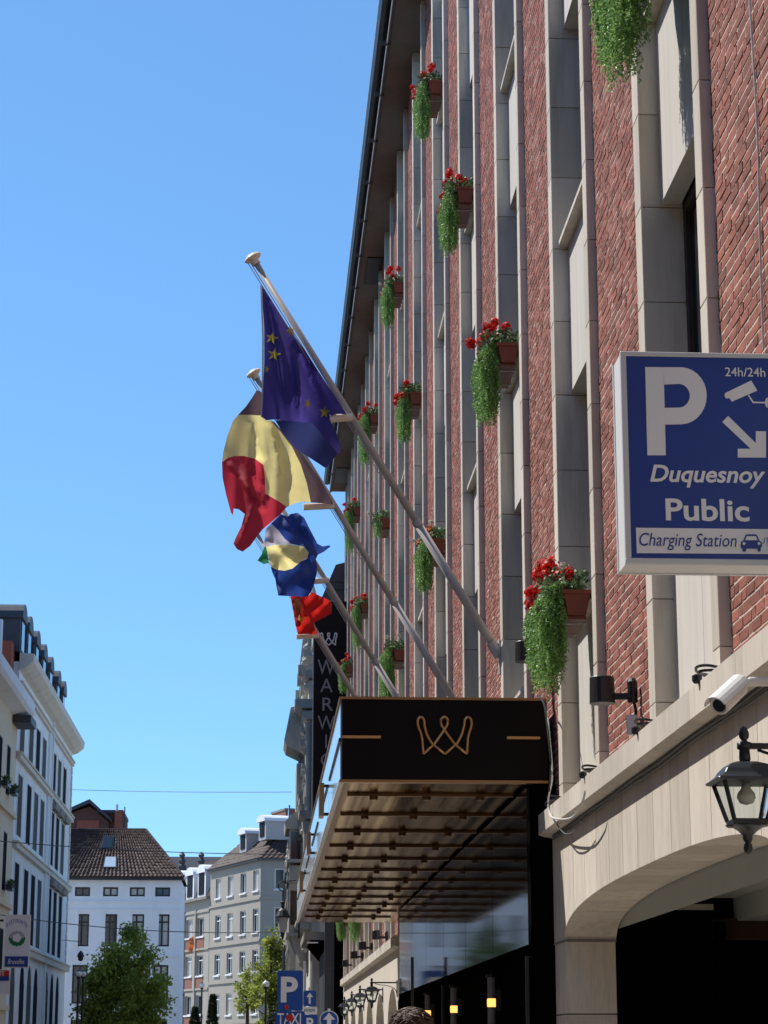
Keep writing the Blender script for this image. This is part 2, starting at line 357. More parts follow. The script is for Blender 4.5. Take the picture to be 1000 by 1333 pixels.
# ------------------------------------------------------------------ ground
MB().add([(-900,-900,-0.02),(900,-900,-0.02),(900,1800,-0.02),(-900,1800,-0.02)], [(0,1,2,3)]).build('ground', M['paving'], kind='structure')
MB().add([(-7.6,-60,0),(0.2,-60,0),(0.2,400,0),(-7.6,400,0)], [(0,1,2,3)]).build('road', M['asphalt'], kind='structure')
pv = MB(); pv.box(0.32, 3.3, -60, 126, -0.01, 0.12); pv.box(-9.9, -7.72, -60, 112, -0.01, 0.12); pv.build('pavement', M['paving'], kind='structure')
kb = MB(); kb.box(0.2, 0.32, -60, 126, -0.01, 0.13); kb.box(-7.72, -7.6, -60, 112, -0.01, 0.13); kb.build('kerb', M['kerb'], kind='structure')

# ------------------------------------------------------------------ hotel
PITCHY = 4.55; Y0 = 12.19
def yn(k): return Y0 + PITCHY*k
ZC, ZE, YEND = 3.66, 19.4, 69.4
HX = 2.6; BX = 2.67
hotel = thing('brick_building', 'long red brick building with pale stone window strips along the right of the street', 'building', (HX, 9, 0))
HO = Vector((HX, 9, 0))
def hot(mb, name, mat, **k):
    mb.v = [(x-HO.x, y-HO.y, z-HO.z) for x, y, z in mb.v]
    return mb.build(name, mat, hotel, **k)
def hinst(me, name, x, y, z, parent=None, **k):
    return inst(me, name, parent or hotel, (x-HO.x, y-HO.y, z-HO.z) if parent is None else (x, y, z), **k)
# carcass behind everything
mb = MB(); mb.box(2.69, 12, 2.0, YEND, ZC-0.1, ZE+0.02); 
# carve idea: carcass only behind brick piers, windows sit in shallow bays
carc = MB()
def brick_panel_ranges():
    for k in range(-2, 13):
        yield k, yn(k)+2.31, yn(k+1)
for k, a, b in brick_panel_ranges():
    carc.box(2.6715, 3.4, a, b, ZC-0.02, ZE)
hot(carc, 'mortar_bed', M['mortar'])
back = MB(); back.box(3.45, 14, 3, YEND-0.05, 3.15, ZE+0.3); back.box(3.45, 14, 20.2, YEND-0.05, 0.2, 3.15); back.box(3.1, 3.45, 20.25, YEND-0.05, 0.2, ZC)
hot(back, 'wall', M['brick_old'])
hot(MB().box(2.7, 14, YEND-0.05, YEND, 0, ZE+0.3), 'end_wall', M['brick_old'])
# bricks
CO = 0.0725; JT = 0.0135
def brick_cells(seed, width):
    rnd = random.Random(seed); out = []; nc = int((ZE-ZC)/CO)
    for c in range(nc):
        z = ZC+0.004+c*CO; y = -(0.0 if c % 2 else 0.11) - rnd.random()*0.02; i = 0
        while y < width:
            L = 0.215 if (i+c) % 3 else 0.105
            L += rnd.uniform(-.006, .006)
            y0 = max(y, 0.002); y1 = min(y+L-JT, width-0.002)
            if y1-y0 > 0.03:
                out.append((y0, y1, z+rnd.uniform(0, .0035), z+CO-JT-rnd.uniform(0, .0035), rnd.uniform(-.0005, .0045), rnd.random(), rnd.uniform(-.0025, .0025)))
            y += L; i += 1
    return out
def brick_verts(y0, y1, z0, z1, dx, tw, x=BX):
    a = x-dx; d = 0.045
    return [(a-tw*.5, y0, z0), (a+tw*.5, y1, z0+tw*.5), (a, y1, z1), (a+tw, y0, z1-tw*.5), (a+d, y0, z0), (a+d, y1, z0), (a+d, y1, z1), (a+d, y0, z1)]
BF = [(0, 1, 2, 3), (0, 4, 5, 1), (1, 5, 6, 2), (2, 6, 7, 3), (3, 7, 4, 0)]
PW = PITCHY-2.31
variants = []
for s in range(3):
    mb = MB(); mb.t = []
    for c in brick_cells(50+s, PW):
        mb.add(brick_verts(*c[:5], c[6], 0), BF); mb.t += [c[5]]*5
    variants.append(mb.mesh('brickwork', M['brick']))
near_bricks = []
for k, a, b in brick_panel_ranges():
    if k < -2: continue
    if k == -1:
        rest = MB(); rest.t = []; cand = []
        for c in brick_cells(99, PW):
            uv = pj((BX, a+(c[0]+c[1])/2, c[2])); inside = 0 < uv[0] < 1003 and -5 < uv[1] < 905 and not (805 < uv[0] and 462 < uv[1] < 742)
            d = (a+c[0])**2+(c[2]-1.6)**2
            cand.append((0 if inside else 1, d, c))
        cand.sort(key=lambda t: (t[0], t[1]))
        for i, (_, _, c) in enumerate(cand):
            if i < 296:
                cy, cz = (c[0]+c[1])/2, (c[2]+c[3])/2
                q = MB(); q.add([(x, y-cy, z-cz) for x, y, z in brick_verts(*c[:5], c[6], 0)], BF)
                hinst(q.mesh('brick', M['brick']), 'brick', BX, a+cy, cz)
            else:
                rest.add(brick_verts(*c[:5], c[6], 0), BF); rest.t += [c[5]]*5
        hinst(rest.mesh('brickwork', M['brick']), 'brickwork', BX, a, 0, kind='stuff')
    else:
        hinst(variants[k % 3], 'brickwork', BX, a, 0, kind='stuff')
# jamb stones: course 0.70 m, both sides of every window strip
JH = 0.70; nj = 23
near_me = [MB().box(0, 0.30, 0, 0.20, 0.002, JH-0.004).mesh('jamb_stone', M['stone'], bevel=0.004)]
far_me = [MB().box(0, 0.30, 0, 0.23, 0.002, JH-0.004).mesh('jamb_stone', M['stone'], bevel=0.004)]
jrest = MB()
for k in range(-1, 13):
    for side in (0, 1):
        yy = yn(k) if side == 0 else yn(k)+2.08
        wd = 0.20 if side == 0 else 0.23
        z = 3.83-JH; i = 0
        while z < ZE-0.01:
            z0 = max(z, ZC-0.01); z1 = min(z+JH, ZE)
            full = (z0 == z and z1 == z+JH)
            if 0 <= k <= 5 and full: hinst((near_me if side == 0 else far_me)[0], 'jamb_stone', HX, yy, z)
            elif 0 <= k <= 5:
                o = MB().box(0, .30, 0, wd, 0.002, z1-z0-0.004).mesh('jamb_stone', M['stone']); hinst(o, 'jamb_stone', HX, yy, z0)
            else: jrest.box(HX, HX+.30, yy, yy+wd, z0+.002, z1-.004)
            z += JH
hot(jrest, 'jamb_stones', M['stone'], kind='stuff')
# floors: spandrels, sills, windows
floors = [(ZC-0.02, 5.15), (7.35, 8.74), (10.93, 12.35), (14.52, 15.95), (18.1, ZE)]
wz = [(5.21, 7.35), (8.80, 10.93), (12.41, 14.52), (16.01, 18.1)]
W = 1.88
def panel_me(h):
    return [MB().box(0, 0.14, 0, W/2-0.003, 0, h).mesh('spandrel_panel', M['stone_panel'], bevel=0.003) for _ in range(1)][0]
span_me = {f: panel_me(f[1]-f[0]-0.004) for f in floors}
sill_me = MB().box(0, 0.26, 0, W, 0, 0.055).mesh('sill', M['stone'], bevel=0.006)
frm = {}; pan = {}
for z0, z1 in wz:
    h = z1-z0; q = MB(); t = 0.075
    q.box(0, .06, 0, W, 0, t); q.box(0, .06, 0, W, h-t, h); q.box(0, .06, 0, t, t, h-t); q.box(0, .06, W-t, W, t, h-t)
    q.box(0, .06, W/2-t/2, W/2+t/2, t, h-t); q.box(-0.012, .0, 0.02, W-.02, h*0.30, h*0.30+.05, 1)
    frm[z0] = q.mesh('window', [M['frame_dark'], M['transom']])
    pan[z0] = MB().box(0, .008, 0, W/2-1.5*t, 0, h-2*t).mesh('pane', M['glass_dark'])
for k in range(-1, 13):
    y = yn(k)+0.20
    for f in floors:
        for s in (0, 1): hinst(span_me[f], 'spandrel_panel', 2.745, y+s*(W/2+0.003), f[0]+.002)
        if f[1] < ZE: hinst(sill_me, 'sill', 2.655, y+.001, f[1]+0.003)
    for z0, z1 in wz:
        o = hinst(frm[z0], 'window', 2.90, y, z0)
        for s in (0, 1): inst(pan[z0], 'pane', o, (0.03, 0.08+s*(W/2-0.035), 0.075))
    carc2 = None
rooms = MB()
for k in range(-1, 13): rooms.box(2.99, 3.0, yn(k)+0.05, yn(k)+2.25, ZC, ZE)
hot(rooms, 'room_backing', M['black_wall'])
# eave
ev = MB(); ev.box(2.17, 3.4, 6, YEND+.4, ZE+0.001, ZE+0.12); hot(ev, 'eave_soffit', M['soffit'])
ev = MB(); ev.box(2.11, 2.17, 6, YEND+.4, ZE-0.03, ZE+0.34); ev.tube([(2.03, 6, ZE+.30), (2.03, YEND+.4, ZE+.33)], .11, 8)
for i in range(28): ev.box(1.99, 2.17, 8+i*2.2, 8.04+i*2.2, ZE-0.06, ZE+.02)
hot(ev, 'gutter', M['zinc'])
hot(MB().box(2.095, 2.11, 6, YEND+.41, ZE-0.05, ZE-0.0), 'drip_edge', M['zinc_light'])
hot(MB().box(1.905, 1.92, 6, YEND+.41, ZE+0.33, ZE+0.36), 'drip_edge', M['zinc_light'])
for u, v in ((486, 352), (444, 618)):
    P = onz(u, v, ZE); hot(MB().box(P.x-.18, P.x+.2, P.y-0.9, P.y+0.9, ZE-.03, ZE+.0), 'soffit_vent', M['metal_black'])
rf = MB(); rf.prism([(1.95, ZE+.36), (14, ZE+.36), (14, ZE+3.4), (5.2, ZE+3.4)], 'y', 3, YEND); hot(rf, 'roof', M['slate'])
# string course
def course(y, L):
    q = MB(); q.prism([(2.72, 3.66), (2.50, 3.645), (2.50, 3.47), (2.53, 3.455), (2.62, 3.44), (2.72, 3.44)], 'y', 0.0015, L-0.0015)
    return q
cm = course(0, .64).mesh('course_stone', M['stone_slab'])
y = 7.5
while y < YEND-.5:
    if not (20.6 < y < 41.0): hinst(cm, 'course_stone', 0+HO.x-HO.x, y, 0)
    y += .64
hot(MB().box(2.64, 2.69, 3, YEND, ZC-.2, ZC+.006), 'ledge_bed', M['stone'])
# lower wall: slabs over the wide arch
def arch_z(y, yc, hw, zs, rise, e=2.6):
    t = abs(y-yc)/hw
    return zs + rise*max(0, 1-t**e)**(1/e) if t < 1 else None
YC, HW, ZS, RISE = 15.03, 4.02, 2.50, 0.315
y = 7.62-0.02; edges = [6.33]
while edges[-1] < 19.7-.2: edges.append(edges[-1]+0.636)
edges = [e for e in edges if e < 19.5]+[19.72]
for i in range(len(edges)-1):
    a, b = edges[i]+.005, edges[i+1]-.005
    n = 7; low = []
    for j in range(n+1):
        yy = a+(b-a)*j/n; z = arch_z(yy, YC, HW, ZS, RISE); low.append((yy, z if z else ZS+.01))
    # arch end lands inside a slab: drop vertical edge
    q = MB(); q.prism(low+[(b, 3.45), (a, 3.45)], 'x', 2.62, 3.07)
    hot(q, 'wall_slab', M['stone_slab'])
pi = MB()
for z0, z1 in ((0, .62), (.63, 1.25), (1.26, 1.88), (1.89, 2.49)):
    for ya, yb in ((19.05, 19.70), (10.2, 11.01), (6.3, 10.19)): hot(MB().box(2.625, 3.06, ya, yb, z0, z1), 'pier_stone', M['stone_slab'])
hot(MB().box(2.615, 3.07, 19.045, 19.71, 2.49, 2.507), 'impost_shadow', M['stone_dark'])  # thin moulding, dark colour stands in for the shadow groove at the springing
# passage behind the arch
hot(MB().box(3.07, 9, 8, 20.0, 2.93, 3.1), 'passage_ceiling', M['plaster_ceiling'])
q = MB(); q.prism([(3.08, 2.93), (3.08, 2.60), (3.2, 2.72), (3.4, 2.93)], 'y', 8, 19.9); q.box(4.3, 4.65, 8, 19.99, 2.72, 2.93); q.box(6.2, 6.5, 8, 19.99, 2.72, 2.93); q.box(3.1, 9, 14.2, 14.5, 2.78, 2.93); hot(q, 'ceiling_beam', M['plaster_ceiling'])
q = MB(); q.box(3.08, 9, 20.0, 20.2, 0, 2.93); q.box(8.9, 9, 8, 20, 0, 2.93); hot(q, 'passage_wall', M['black_wall'])
hot(MB().box(3.10, 4.1, 19.9, 19.98, 2.82, 2.87), 'ledge', M['stone'])
hot(MB().box(4.1, 6.5, 19.85, 19.98, 2.55, 2.74), 'lintel_beam', M['wood_red'])
hot(MB().box(4.08, 4.16, 19.7, 19.84, 0, 2.7), 'door_post', M['black_wall'])
# entrance wall under the canopy
GX = 2.40
hot(MB().box(GX+.05, 3.1, 19.76, 38.2, 0, 3.92), 'entrance_wall', M['black_wall'])
gp = thing('glass_shopfront', 'dark mirror glass shopfront beneath the canopy', 'shopfront', (GX, 19.8, 0))
y = 19.8; i = 0
while y < 38:
    MB().box(0, .03, y-19.8+.01, y-19.8+3.05, 2.50, 3.90).build('pane', M['glass_mirror'], gp); y += 3.066
MB().box(-.01, .04, 0, 18.4, 2.40, 2.50).build('rail', M['black_wall'], gp)
for yy in (0.02, 9.2, 18.38): MB().box(-.03, .03, yy-.02, yy+.02, 0, 2.4).build('post', M['metal_black'], gp)
MB().box(.0, .04, 0, 18.4, 0.0, 2.39).build('panel', M['black_wall'], gp)
P = ony(537, 1260, 31.5)
MB().box(P.x-.02, P.x+.02, 31.5, 31.54, 0, ony(537, 1246, 31.5).z).build('steel_post', M['cable'], None, label='thin pale steel post standing below the far inner edge of the canopy', cat='post')
# far lower wall with round arches beyond the canopy
q = MB(); yy = 41.9; cells = []
z0s, ris, hw = 1.75, 1.0, 1.75
cs = [43.95+4.55*i for i in range(6)]
pts_edges = [38.25]+[c+s*hw for c in cs for s in (-1, 1)]+[YEND]
for i in range(0, len(pts_edges), 2):
    a, b = pts_edges[i], pts_edges[i+1]; q.box(2.62, 3.0, a, b, 0, 3.45) if b > a else None
for c in cs:
    n = 12
    for j in range(n):
        a = c-hw+2*hw*j/n; b = c-hw+2*hw*(j+1)/n
        f = lambda t: z0s+ris*math.sqrt(max(0, 1-((t-c)/hw)**2))
        q.prism([(a, f(a)), (b, f(b)), (b, 3.45), (a, 3.45)], 'x', 2.62, 3.0)
hot(q, 'arcade_wall', M['stone_slab'])
q = MB()
for c in cs: q.box(2.9, 2.93, c-hw, c+hw, 0, 2.75)
hot(q, 'arcade_window', M['glass_dark'])

# ------------------------------------------------------------------ flower boxes
def rhomb(c, d, n, l, wd):
    """leaf: centre c, direction d, width vector from n"""
    s = d.cross(n); s = s.normalized()*wd if s.length > 1e-5 else Vector((wd, 0, 0))
    return [c, c+d*l*.5+s, c+d*l, c+d*l*.5-s]
def rv(r): 
    while True:
        v = Vector((r.uniform(-1, 1), r.uniform(-1, 1), r.uniform(-1, 1)))
        if 0.05 < v.length < 1: return v.normalized()
def trailing(seed, length, n=330, full=1.0):
    r = random.Random(seed); mb = MB(); mb.t = []; SL = 0.48
    for i in range(n):
        y = r.uniform(-SL, SL); e = 1-(abs(y)/SL)**3*0.35
        L = length*r.uniform(0.55, 1.0)*e*(1 if r.random() > .08 else 1.13)
        out = -r.uniform(0.12, 0.34)*full; sway = r.uniform(-.07, .07)
        tone0 = r.uniform(-.25, .3)
        s = 0.0; P = Vector((-0.09, y, 0.22)); step = 0.0135
        ph = r.uniform(0, 6)
        while s < L:
            t = s/L; x = -0.10+(out+0.10)*min(1, s/0.13)**0.7 + 0.05*t*full; z = 0.24 - s + 0.05*math.exp(-((s-.05)/.05)**2)
            c = Vector((x+0.012*math.sin(s*25+ph), y+sway*t+0.015*math.sin(s*17+ph), z))
            for _ in range(2):
                d = (rv(r)+Vector((-.35, -.1, -.9))*r.uniform(.2, 1.0)).normalized()
                l = r.uniform(.018, .034); mb.add(rhomb(c, d, rv(r), l, l*.21), [(0, 1, 2, 3)])
                mb.t.append(tone0+r.uniform(-.25, .25)+(.15 if t > .75 else 0))
            s += step
    return mb.mesh('trailing_foliage', M['leaf_trail'])
def bush(seed, n=1100):
    r = random.Random(seed); mb = MB(); mb.t = []
    for i in range(n):
        y = r.uniform(-.45, .45); x = r.uniform(-.24, .12); h = 0.18+0.26*(1-(y/.6)**2)*r.random()-abs(x)*.12+.05*math.sin(y*19+seed)
        c = Vector((x, y, h)); d = (rv(r)+Vector((-.2, 0, .3))).normalized(); l = r.uniform(.03, .055)
        mb.add(rhomb(c, d, rv(r), l, l*.42), [(0, 1, 2, 3)]); mb.t.append(r.uniform(-.4, .5))
    return mb.mesh('leaves', M['leaf_ger'])
def head_me(mat, seed):
    r = random.Random(seed); mb = MB(); mb.t = []
    for i in range(85):
        n = rv(r); c = n*r.uniform(.02, .052); c.z *= .75
        l = r.uniform(.018, .03); d = n.cross(rv(r)).normalized()
        mb.add(rhomb(c-d*l*.5, d, n+rv(r)*.4, l, l*.45), [(0, 1, 2, 3)]); mb.t.append(r.uniform(-.35, .35))
    return mb.mesh('flower_head', mat)
TR = [trailing(1, .82), trailing(2, .70), trailing(3, 1.0, 320, 1.1)]
TRS = trailing(4, .38, 110, .8)
BU = [bush(1), bush(2)]
HR = [head_me(M['petal_red'], 1), head_me(M['petal_red'], 2)]; HW_ = head_me(M['petal_white'], 3); HOR = head_me(M['petal_orange'], 4)
def pot_mesh():
    q = MB(); LY = .48
    # outer shell (tapered), walls and floor
    def ring(z, x0, x1, ly): return [(x0, -ly, z), (x1, -ly, z), (x1, ly, z), (x0, ly, z)]
    rs = [ring(0, -.075, .075, LY-.02), ring(.165, -.105, .105, LY), ring(.168, -.118, .118, LY+.012), ring(.20, -.122, .122, LY+.016), ring(.20, -.10, .10, LY-.01), ring(.15, -.095, .095, LY-.015)]
    vs = [p for R_ in rs for p in R_]; fs = [(3, 2, 1, 0)]
    for i in range(5):
        for j in range(4): fs.append((i*4+j, i*4+(j+1) % 4, i*4+4+(j+1) % 4, i*4+4+j))
    fs.append((20, 21, 22, 23)); q.add(vs, fs); return q.mesh('pot', M['terracotta'])
POT = pot_mesh()
q = MB(); q.box(-.085, .085, -.41, .41, -.03, -.004); TRAY = q.mesh('drip_tray', M['terracotta2'])
q = MB(); q.tube([(.10, 0, .12), (.10, 0, -.035), (-.09, 0, -.04), (-.10, 0, -.01)], .008, 6); BRK = q.mesh('bracket', M['silver'])
def flower_box(k, fl, kind, label, seed, near=False):
    r = random.Random(seed); zs = [5.15, 8.74, 12.35, 15.95][fl-1]
    t = thing('flower_box', label, 'flower box', (2.53, yn(k)+1.0, zs-.14), group='flower boxes on the brick facade')
    inst(POT, 'pot', t); inst(TRAY, 'drip_tray', t); inst(BRK, 'bracket', t, (0, -.25, 0)); inst(BRK, 'bracket', t, (0, .25, 0))
    tr = TRS if kind == 'short' else TR[seed % 3]
    fo = inst(tr, 'trailing_foliage', t)
    if not near: fo.scale = (r.uniform(.85, 1.08), r.uniform(.75, 1.0), r.uniform(.95, 1.2)); fo.location.z = .24*(1-fo.scale.z)
    inst(BU[seed % 2], 'leaves', t)
    n = {'red': 13, 'redwhite': 16, 'white': 8, 'orange': 9, 'short': 3}[kind]
    for i in range(n):
        a = r.random()
        if a < .65: p = (r.uniform(-.22, .05), -.42+.84*(i+.5)/n, r.uniform(.34, .54))
        else: p = (r.uniform(-.36, -.22), r.uniform(-.45, .2), r.uniform(.12, .34))
        if kind in ('red',): me = HR[i % 2]
        elif kind == 'redwhite': me = HR[i % 2] if i % 3 else HW_
        elif kind in ('white', 'short'): me = HW_
        else: me = (HW_, HOR)[i % 2]
        if kind in ('red', 'redwhite') and i == 3: me = HW_
        s = 1.35 if me is not HW_ else 1.0
        o = inst(me, 'flower_head', t, p, rot=(r.uniform(0, 6), r.uniform(0, 6), 0)); o.scale = (s*r.uniform(.85, 1.25),)*3
    return t
flower_box(0, 2, 'red', 'trailing flower box cut by the top of the picture, above a shadowed pale panel', 5, True)
flower_box(1, 1, 'redwhite', 'largest flower box, red and white geraniums, low on the wall beside the canopy', 6, True)
flower_box(2, 2, 'red', 'red geranium box with wide foliage curtain, up and left of the largest flower box', 9)
flower_box(3, 3, 'red', 'second highest of the larger flower boxes, red blooms and long narrow trail', 4)
flower_box(4, 4, 'red', 'flower box hung highest on the wall, just under the eave', 7)
flower_box(6, 4, 'red', 'small red flower box beside the eave, level with the top of the nearest pole', 10)
flower_box(5, 3, 'red', 'red flower box with a narrow trail right of the tip of the starred flag', 13)
flower_box(8, 4, 'red', 'small red flower box just right of the lower corner of the blue starred flag', 5)
flower_box(4, 2, 'orange', 'flower box with white and orange blooms behind the longest flagpole', 16)
flower_box(7, 3, 'short', 'mostly green flower box with a short curling trail and no red blooms', 8)
flower_box(10, 4, 'red', 'tiny red flower box at the far end of the brick wall against the sky', 11)
flower_box(9, 3, 'red', 'small red flower box above the third pole at the far end of the wall', 14)
flower_box(6, 2, 'white', 'flower box with white blooms just above the canopy roof', 17)
flower_box(11, 3, 'red', 'small red flower box beside the black vertical sign', 19)
flower_box(9, 1, 'white', 'flower box seen through the gap below the canopy, right of the other one', 20)
flower_box(11, 1, 'white', 'green hanging flower box seen below the far end of the canopy', 22)

# ------------------------------------------------------------------ canopy
CX0, CX1, CYA, CYB, CZ0, CZ1 = 0.712, 2.595, 19.75, 42.6, 3.945, 4.70
can = thing('entrance_canopy', 'long black and bronze canopy with gold emblem projecting over the entrance', 'canopy', (CX0, CYA, CZ0))
CO_ = Vector((CX0, CYA, CZ0))
def cp(mb, name, mat, **k):
    mb.v = [(x-CO_.x, y-CO_.y, z-CO_.z) for x, y, z in mb.v]; return mb.build(name, mat, can, **k)
cp(MB().box(CX0+.012, CX1, CYA, CYA+.06, CZ0+.012, CZ1-.012), 'fascia_board', M['black_panel'])
cp(MB().box(CX0-.012, CX1, CYA-.015, CYA+.07, CZ1-.012, CZ1+.012), 'trim', M['bronze'])
cp(MB().box(CX0-.012, CX1, CYA-.015, CYA+.07, CZ0-.012, CZ0+.012), 'trim', M['bronze'])
nside = 6
for i in range(nside):
    a = CYA+.07+(CYB-CYA-.07)*i/nside; b = CYA+.07+(CYB-CYA-.07)*(i+1)/nside
    cp(MB().box(CX0-.002, CX0+.02, a+.01, b-.01, CZ0+.012, CZ1-.012), 'side_panel', M['glass_side'])
    cp(MB().box(CX0-.015, CX0+.004, a+.0, b-.75, CZ0+.365, CZ0+.40), 'accent_bar', M['metal_black'])
cp(MB().box(CX0-.015, CX0+.03, CYA+.07, CYB, CZ1-.012, CZ1+.014), 'side_trim', M['bronze'])
cp(MB().box(CX0-.015, CX0+.03, CYA+.07, CYB, CZ0-.012, CZ0+.010), 'side_trim', M['silver'])
cp(MB().box(CX0+.03, CX1, CYA+.07, CYB, CZ1-.03, CZ1), 'top_sheet', M['zinc'])
cp(MB().box(CX0+.03, CX1, CYA+.07, CYB, CZ0, CZ0+.02), 'soffit_sheet', M['soffit_metal'])
cp(MB().box(CX0+.02, CX1, CYB-.05, CYB, CZ0, CZ1-.03), 'end_board', M['black_panel'])
ribq = MB().box(0, GX-CX0-.11, 0, .055, -.024, 0).mesh('rib', M['bronze_dark'])
knq = MB(); knq.lathe([(.034, -.058), (.040, -.052), (.040, -.026), (.03, -.024)], n=10); knq = knq.mesh('knob', M['bronze_dark'])
for i in range(12):
    yy = 20.72+i*1.80
    rb = inst(ribq, 'rib', can, (.10, yy-CYA, -.002))
    for kx in (.35, .85, 1.36): inst(knq, 'knob', rb, (kx-.10, .03, 0.0))
for (u0, u1, v) in ((446, 495.7, 959.4), (660, 703, 960.7)):
    a = ony(u0, v, CYA-.012); b = ony(u1, v, CYA-.012)
    cp(MB().box(max(a.x, CX0-.013), b.x, CYA-.03, CYA, a.z-.012, a.z+.012), 'accent_bar', M['gold'])
def emblem(f, Y, rad):
    L = [(455,718),(453,690),(449,660),(439,632),(438,612),(447,603),(457,612),(459,632),(468,662),(486,692)]
    C = [(487,690),(500,672),(515,650),(529,628),(530,611),(520,603),(510,611),(511,628),(525,650),(541,672),(555,690)]
    Rr = [(590,718),(592,690),(595,660),(604,632),(603,612),(593,603),(584,612),(581,632),(572,662),(556,692)]
    Bs = [(455,718),(487,690),(522,718),(555,690),(590,718)]
    q = MB()
    for S in (L, C, Rr): q.tube(catmull([ony(*f(p), Y) for p in S], 5), rad, 6)
    for a, b in zip(Bs[:-1], Bs[1:]): q.tube([ony(*f(a), Y), ony(*f(b), Y)], rad, 6)
    return q
cp(emblem(lambda p: (360+p[0]/2.381, 680+p[1]/2.381), CYA-.025, .0125), 'emblem', M['gold'], smooth=True)
# bronze emblem plates standing off the canopy side, seen edge on
for yy, u, va, vb in ((23.0, 414, 1019, 1062), (34.0, 387.5, 1134, 1161), (29.0, 396, 1083, 1112)):
    zt, zb = ony(u, va, yy).z, ony(u, vb, yy).z; x0 = CX0-.105
    f_ = cp(MB().box(x0, x0+.05, yy, yy+.30, zb, zt), 'side_plate', M['bronze'])
    for z in (zt-.03, zb+.02): cp(MB().box(x0+.05, CX0-.003, yy+.02, yy+.06, z-.015, z+.015), 'standoff', M['metal_black'])
# sconces on the dark wall
for i, (u, v, lb) in enumerate(((640, 1302, 'nearest and largest'), (591, 1311, 'middle'), (557, 1317, 'farthest and smallest'))):
    X = GX-.09; P = onx(u, v, X)
    t = thing('wall_sconce', f'{lb} of the three lit wall lamps on the black shopfront', 'wall lamp', (X, P.y, P.z), group='lit wall lamps under the canopy')
    MB().lathe([(.040, -.24), (.040, .22)], n=12).build('tube_shade', M['letter_grey'], t)
    MB().lathe([(.02, -.10), (.036, -.085), (.044, -.05), (.044, 0), (.036, .03), (.02, .045)], n=12).build('lamp_glow', M['lamp_lit'], t)
    MB().lathe([(.055, .22), (.055, .25)], n=12).build('top_cap', M['metal_black'], t); MB().lathe([(.055, -.27), (.055, -.24)], n=12).build('bottom_cap', M['metal_black'], t)
    MB().box(.04, .09, -.03, .03, -.1, .1).build('wall_plate', M['metal_black'], t)

# ------------------------------------------------------------------ parking sign
SY = 10.0; a = ony(815.5, 733.5, SY); b = ony(811, 457, SY); SX0, SX1, SZ0, SZ1 = a.x-.002, 2.47, a.z, b.z
sg = thing('parking_sign', 'blue and white projecting parking sign box at the right edge', 'sign', (SX0, SY, SZ0)); SO = Vector((SX0, SY, SZ0))
def sp(mb, name, mat, par=sg, **k):
    mb.v = [(x-SO.x, y-SO.y, z-SO.z) for x, y, z in mb.v]; return mb.build(name, mat, par, **k)
D_ = .25; sp(MB().box(SX0+.004, SX1-.004, SY+.02, SY+D_-.02, SZ0+.004, SZ1-.004), 'box', M['white_paint'])
bw = .028
for (x0, x1, z0, z1) in ((SX0, SX1, SZ1-bw*.8, SZ1), (SX0, SX1, SZ0, SZ0+bw), (SX0, SX0+bw, SZ0+bw, SZ1-bw*.8), (SX1-bw, SX1, SZ0+bw, SZ1-bw*.8)):
    sp(MB().box(x0, x1, SY, SY+.03, z0, z1), 'frame_rail', M['silver'], bevel=.003)
    sp(MB().box(x0, x1, SY+D_-.03, SY+D_, z0, z1), 'frame_rail', M['silver'])
sp(MB().box(SX0+bw, SX1-bw, SY+.008, SY+.02, SZ0+bw, SZ1-bw*.8), 'face', M['sign_blue'])
Z = lambda x, y: (780+x/4.164, 440+y/4.164)
fy = SY+.0055
def gl(poly, name='symbol', mat='sign_white', yy=fy): return px_poly([Z(*p) for p in poly], M[mat], yy, sg, SO, name)
# letter P
arc = lambda cx, cy, rx, ry, a0, a1, n=14: [(cx+rx*math.cos(R(a0+(a1-a0)*i/n)), cy+ry*math.sin(R(a0+(a1-a0)*i/n))) for i in range(n+1)]
outer = [(250, 157), (430, 160)] + arc(445, 316, 140, 154, -90, 90) + [(360, 470)]
q = MB()
def addp(poly): 
    P = [ony(*Z(*p), fy)-SO for p in poly]; q.add(P, [tuple(range(len(P)))])
addp([(250, 157), (350, 158), (362, 636), (262, 636)])
oa = [(350, 158)]+arc(443, 313, 141, 155, -88, 88); ia = [(350, 252)]+arc(432, 313, 60, 64, -88, 88)
for i in range(len(oa)-1): addp([oa[i], oa[i+1], ia[i+1], ia[i]])
addp([oa[-1], (358, 469), (354, 378), ia[-1]])
q.build('letter', M['sign_white'], sg)
gl([(680, 312), (684, 298), (825, 230), (858, 285), (720, 345), (706, 325), (688, 328)]); gl([(806, 310), (812, 306), (838, 345), (905, 346), (905, 354), (834, 353)])
gl(arc(915, 350, 15, 28, 90, 270))
gl([(700, 422), (850, 570), (850, 505), (905, 505), (905, 648), (752, 648), (752, 600), (822, 600), (668, 455)], 'arrow')
def stext(s, x0, y0, x1, y1, mat='sign_white', yy=fy, **k):
    u0, v0 = Z(x0, y0); u1, v1 = Z(x1, y1); return px_text(s, M[mat], u0, v0, u1, v1, yy, sg, SO, **k)
stext('24h/24h', 684, 162, 900, 207, bold=.005); stext('Duquesnoy', 278, 695, 900, 808, bold=.022, shear=.24); stext('Public', 363, 875, 812, 990, bold=.022)
gl([(200, 1028), (1085, 1038), (1085, 1172), (205, 1166)], 'white_band', yy=SY+.0058)
stext('Charging Station', 220, 1062, 745, 1148, 'sign_blue', SY+.0030, shear=.22)
car = [(768, 1125), (770, 1105), (782, 1098), (795, 1068), (805, 1064), (848, 1064), (858, 1070), (870, 1098), (882, 1106), (884, 1130), (878, 1136), (876, 1156), (862, 1158), (858, 1142), (800, 1142), (796, 1158), (780, 1158), (776, 1140), (768, 1136)]
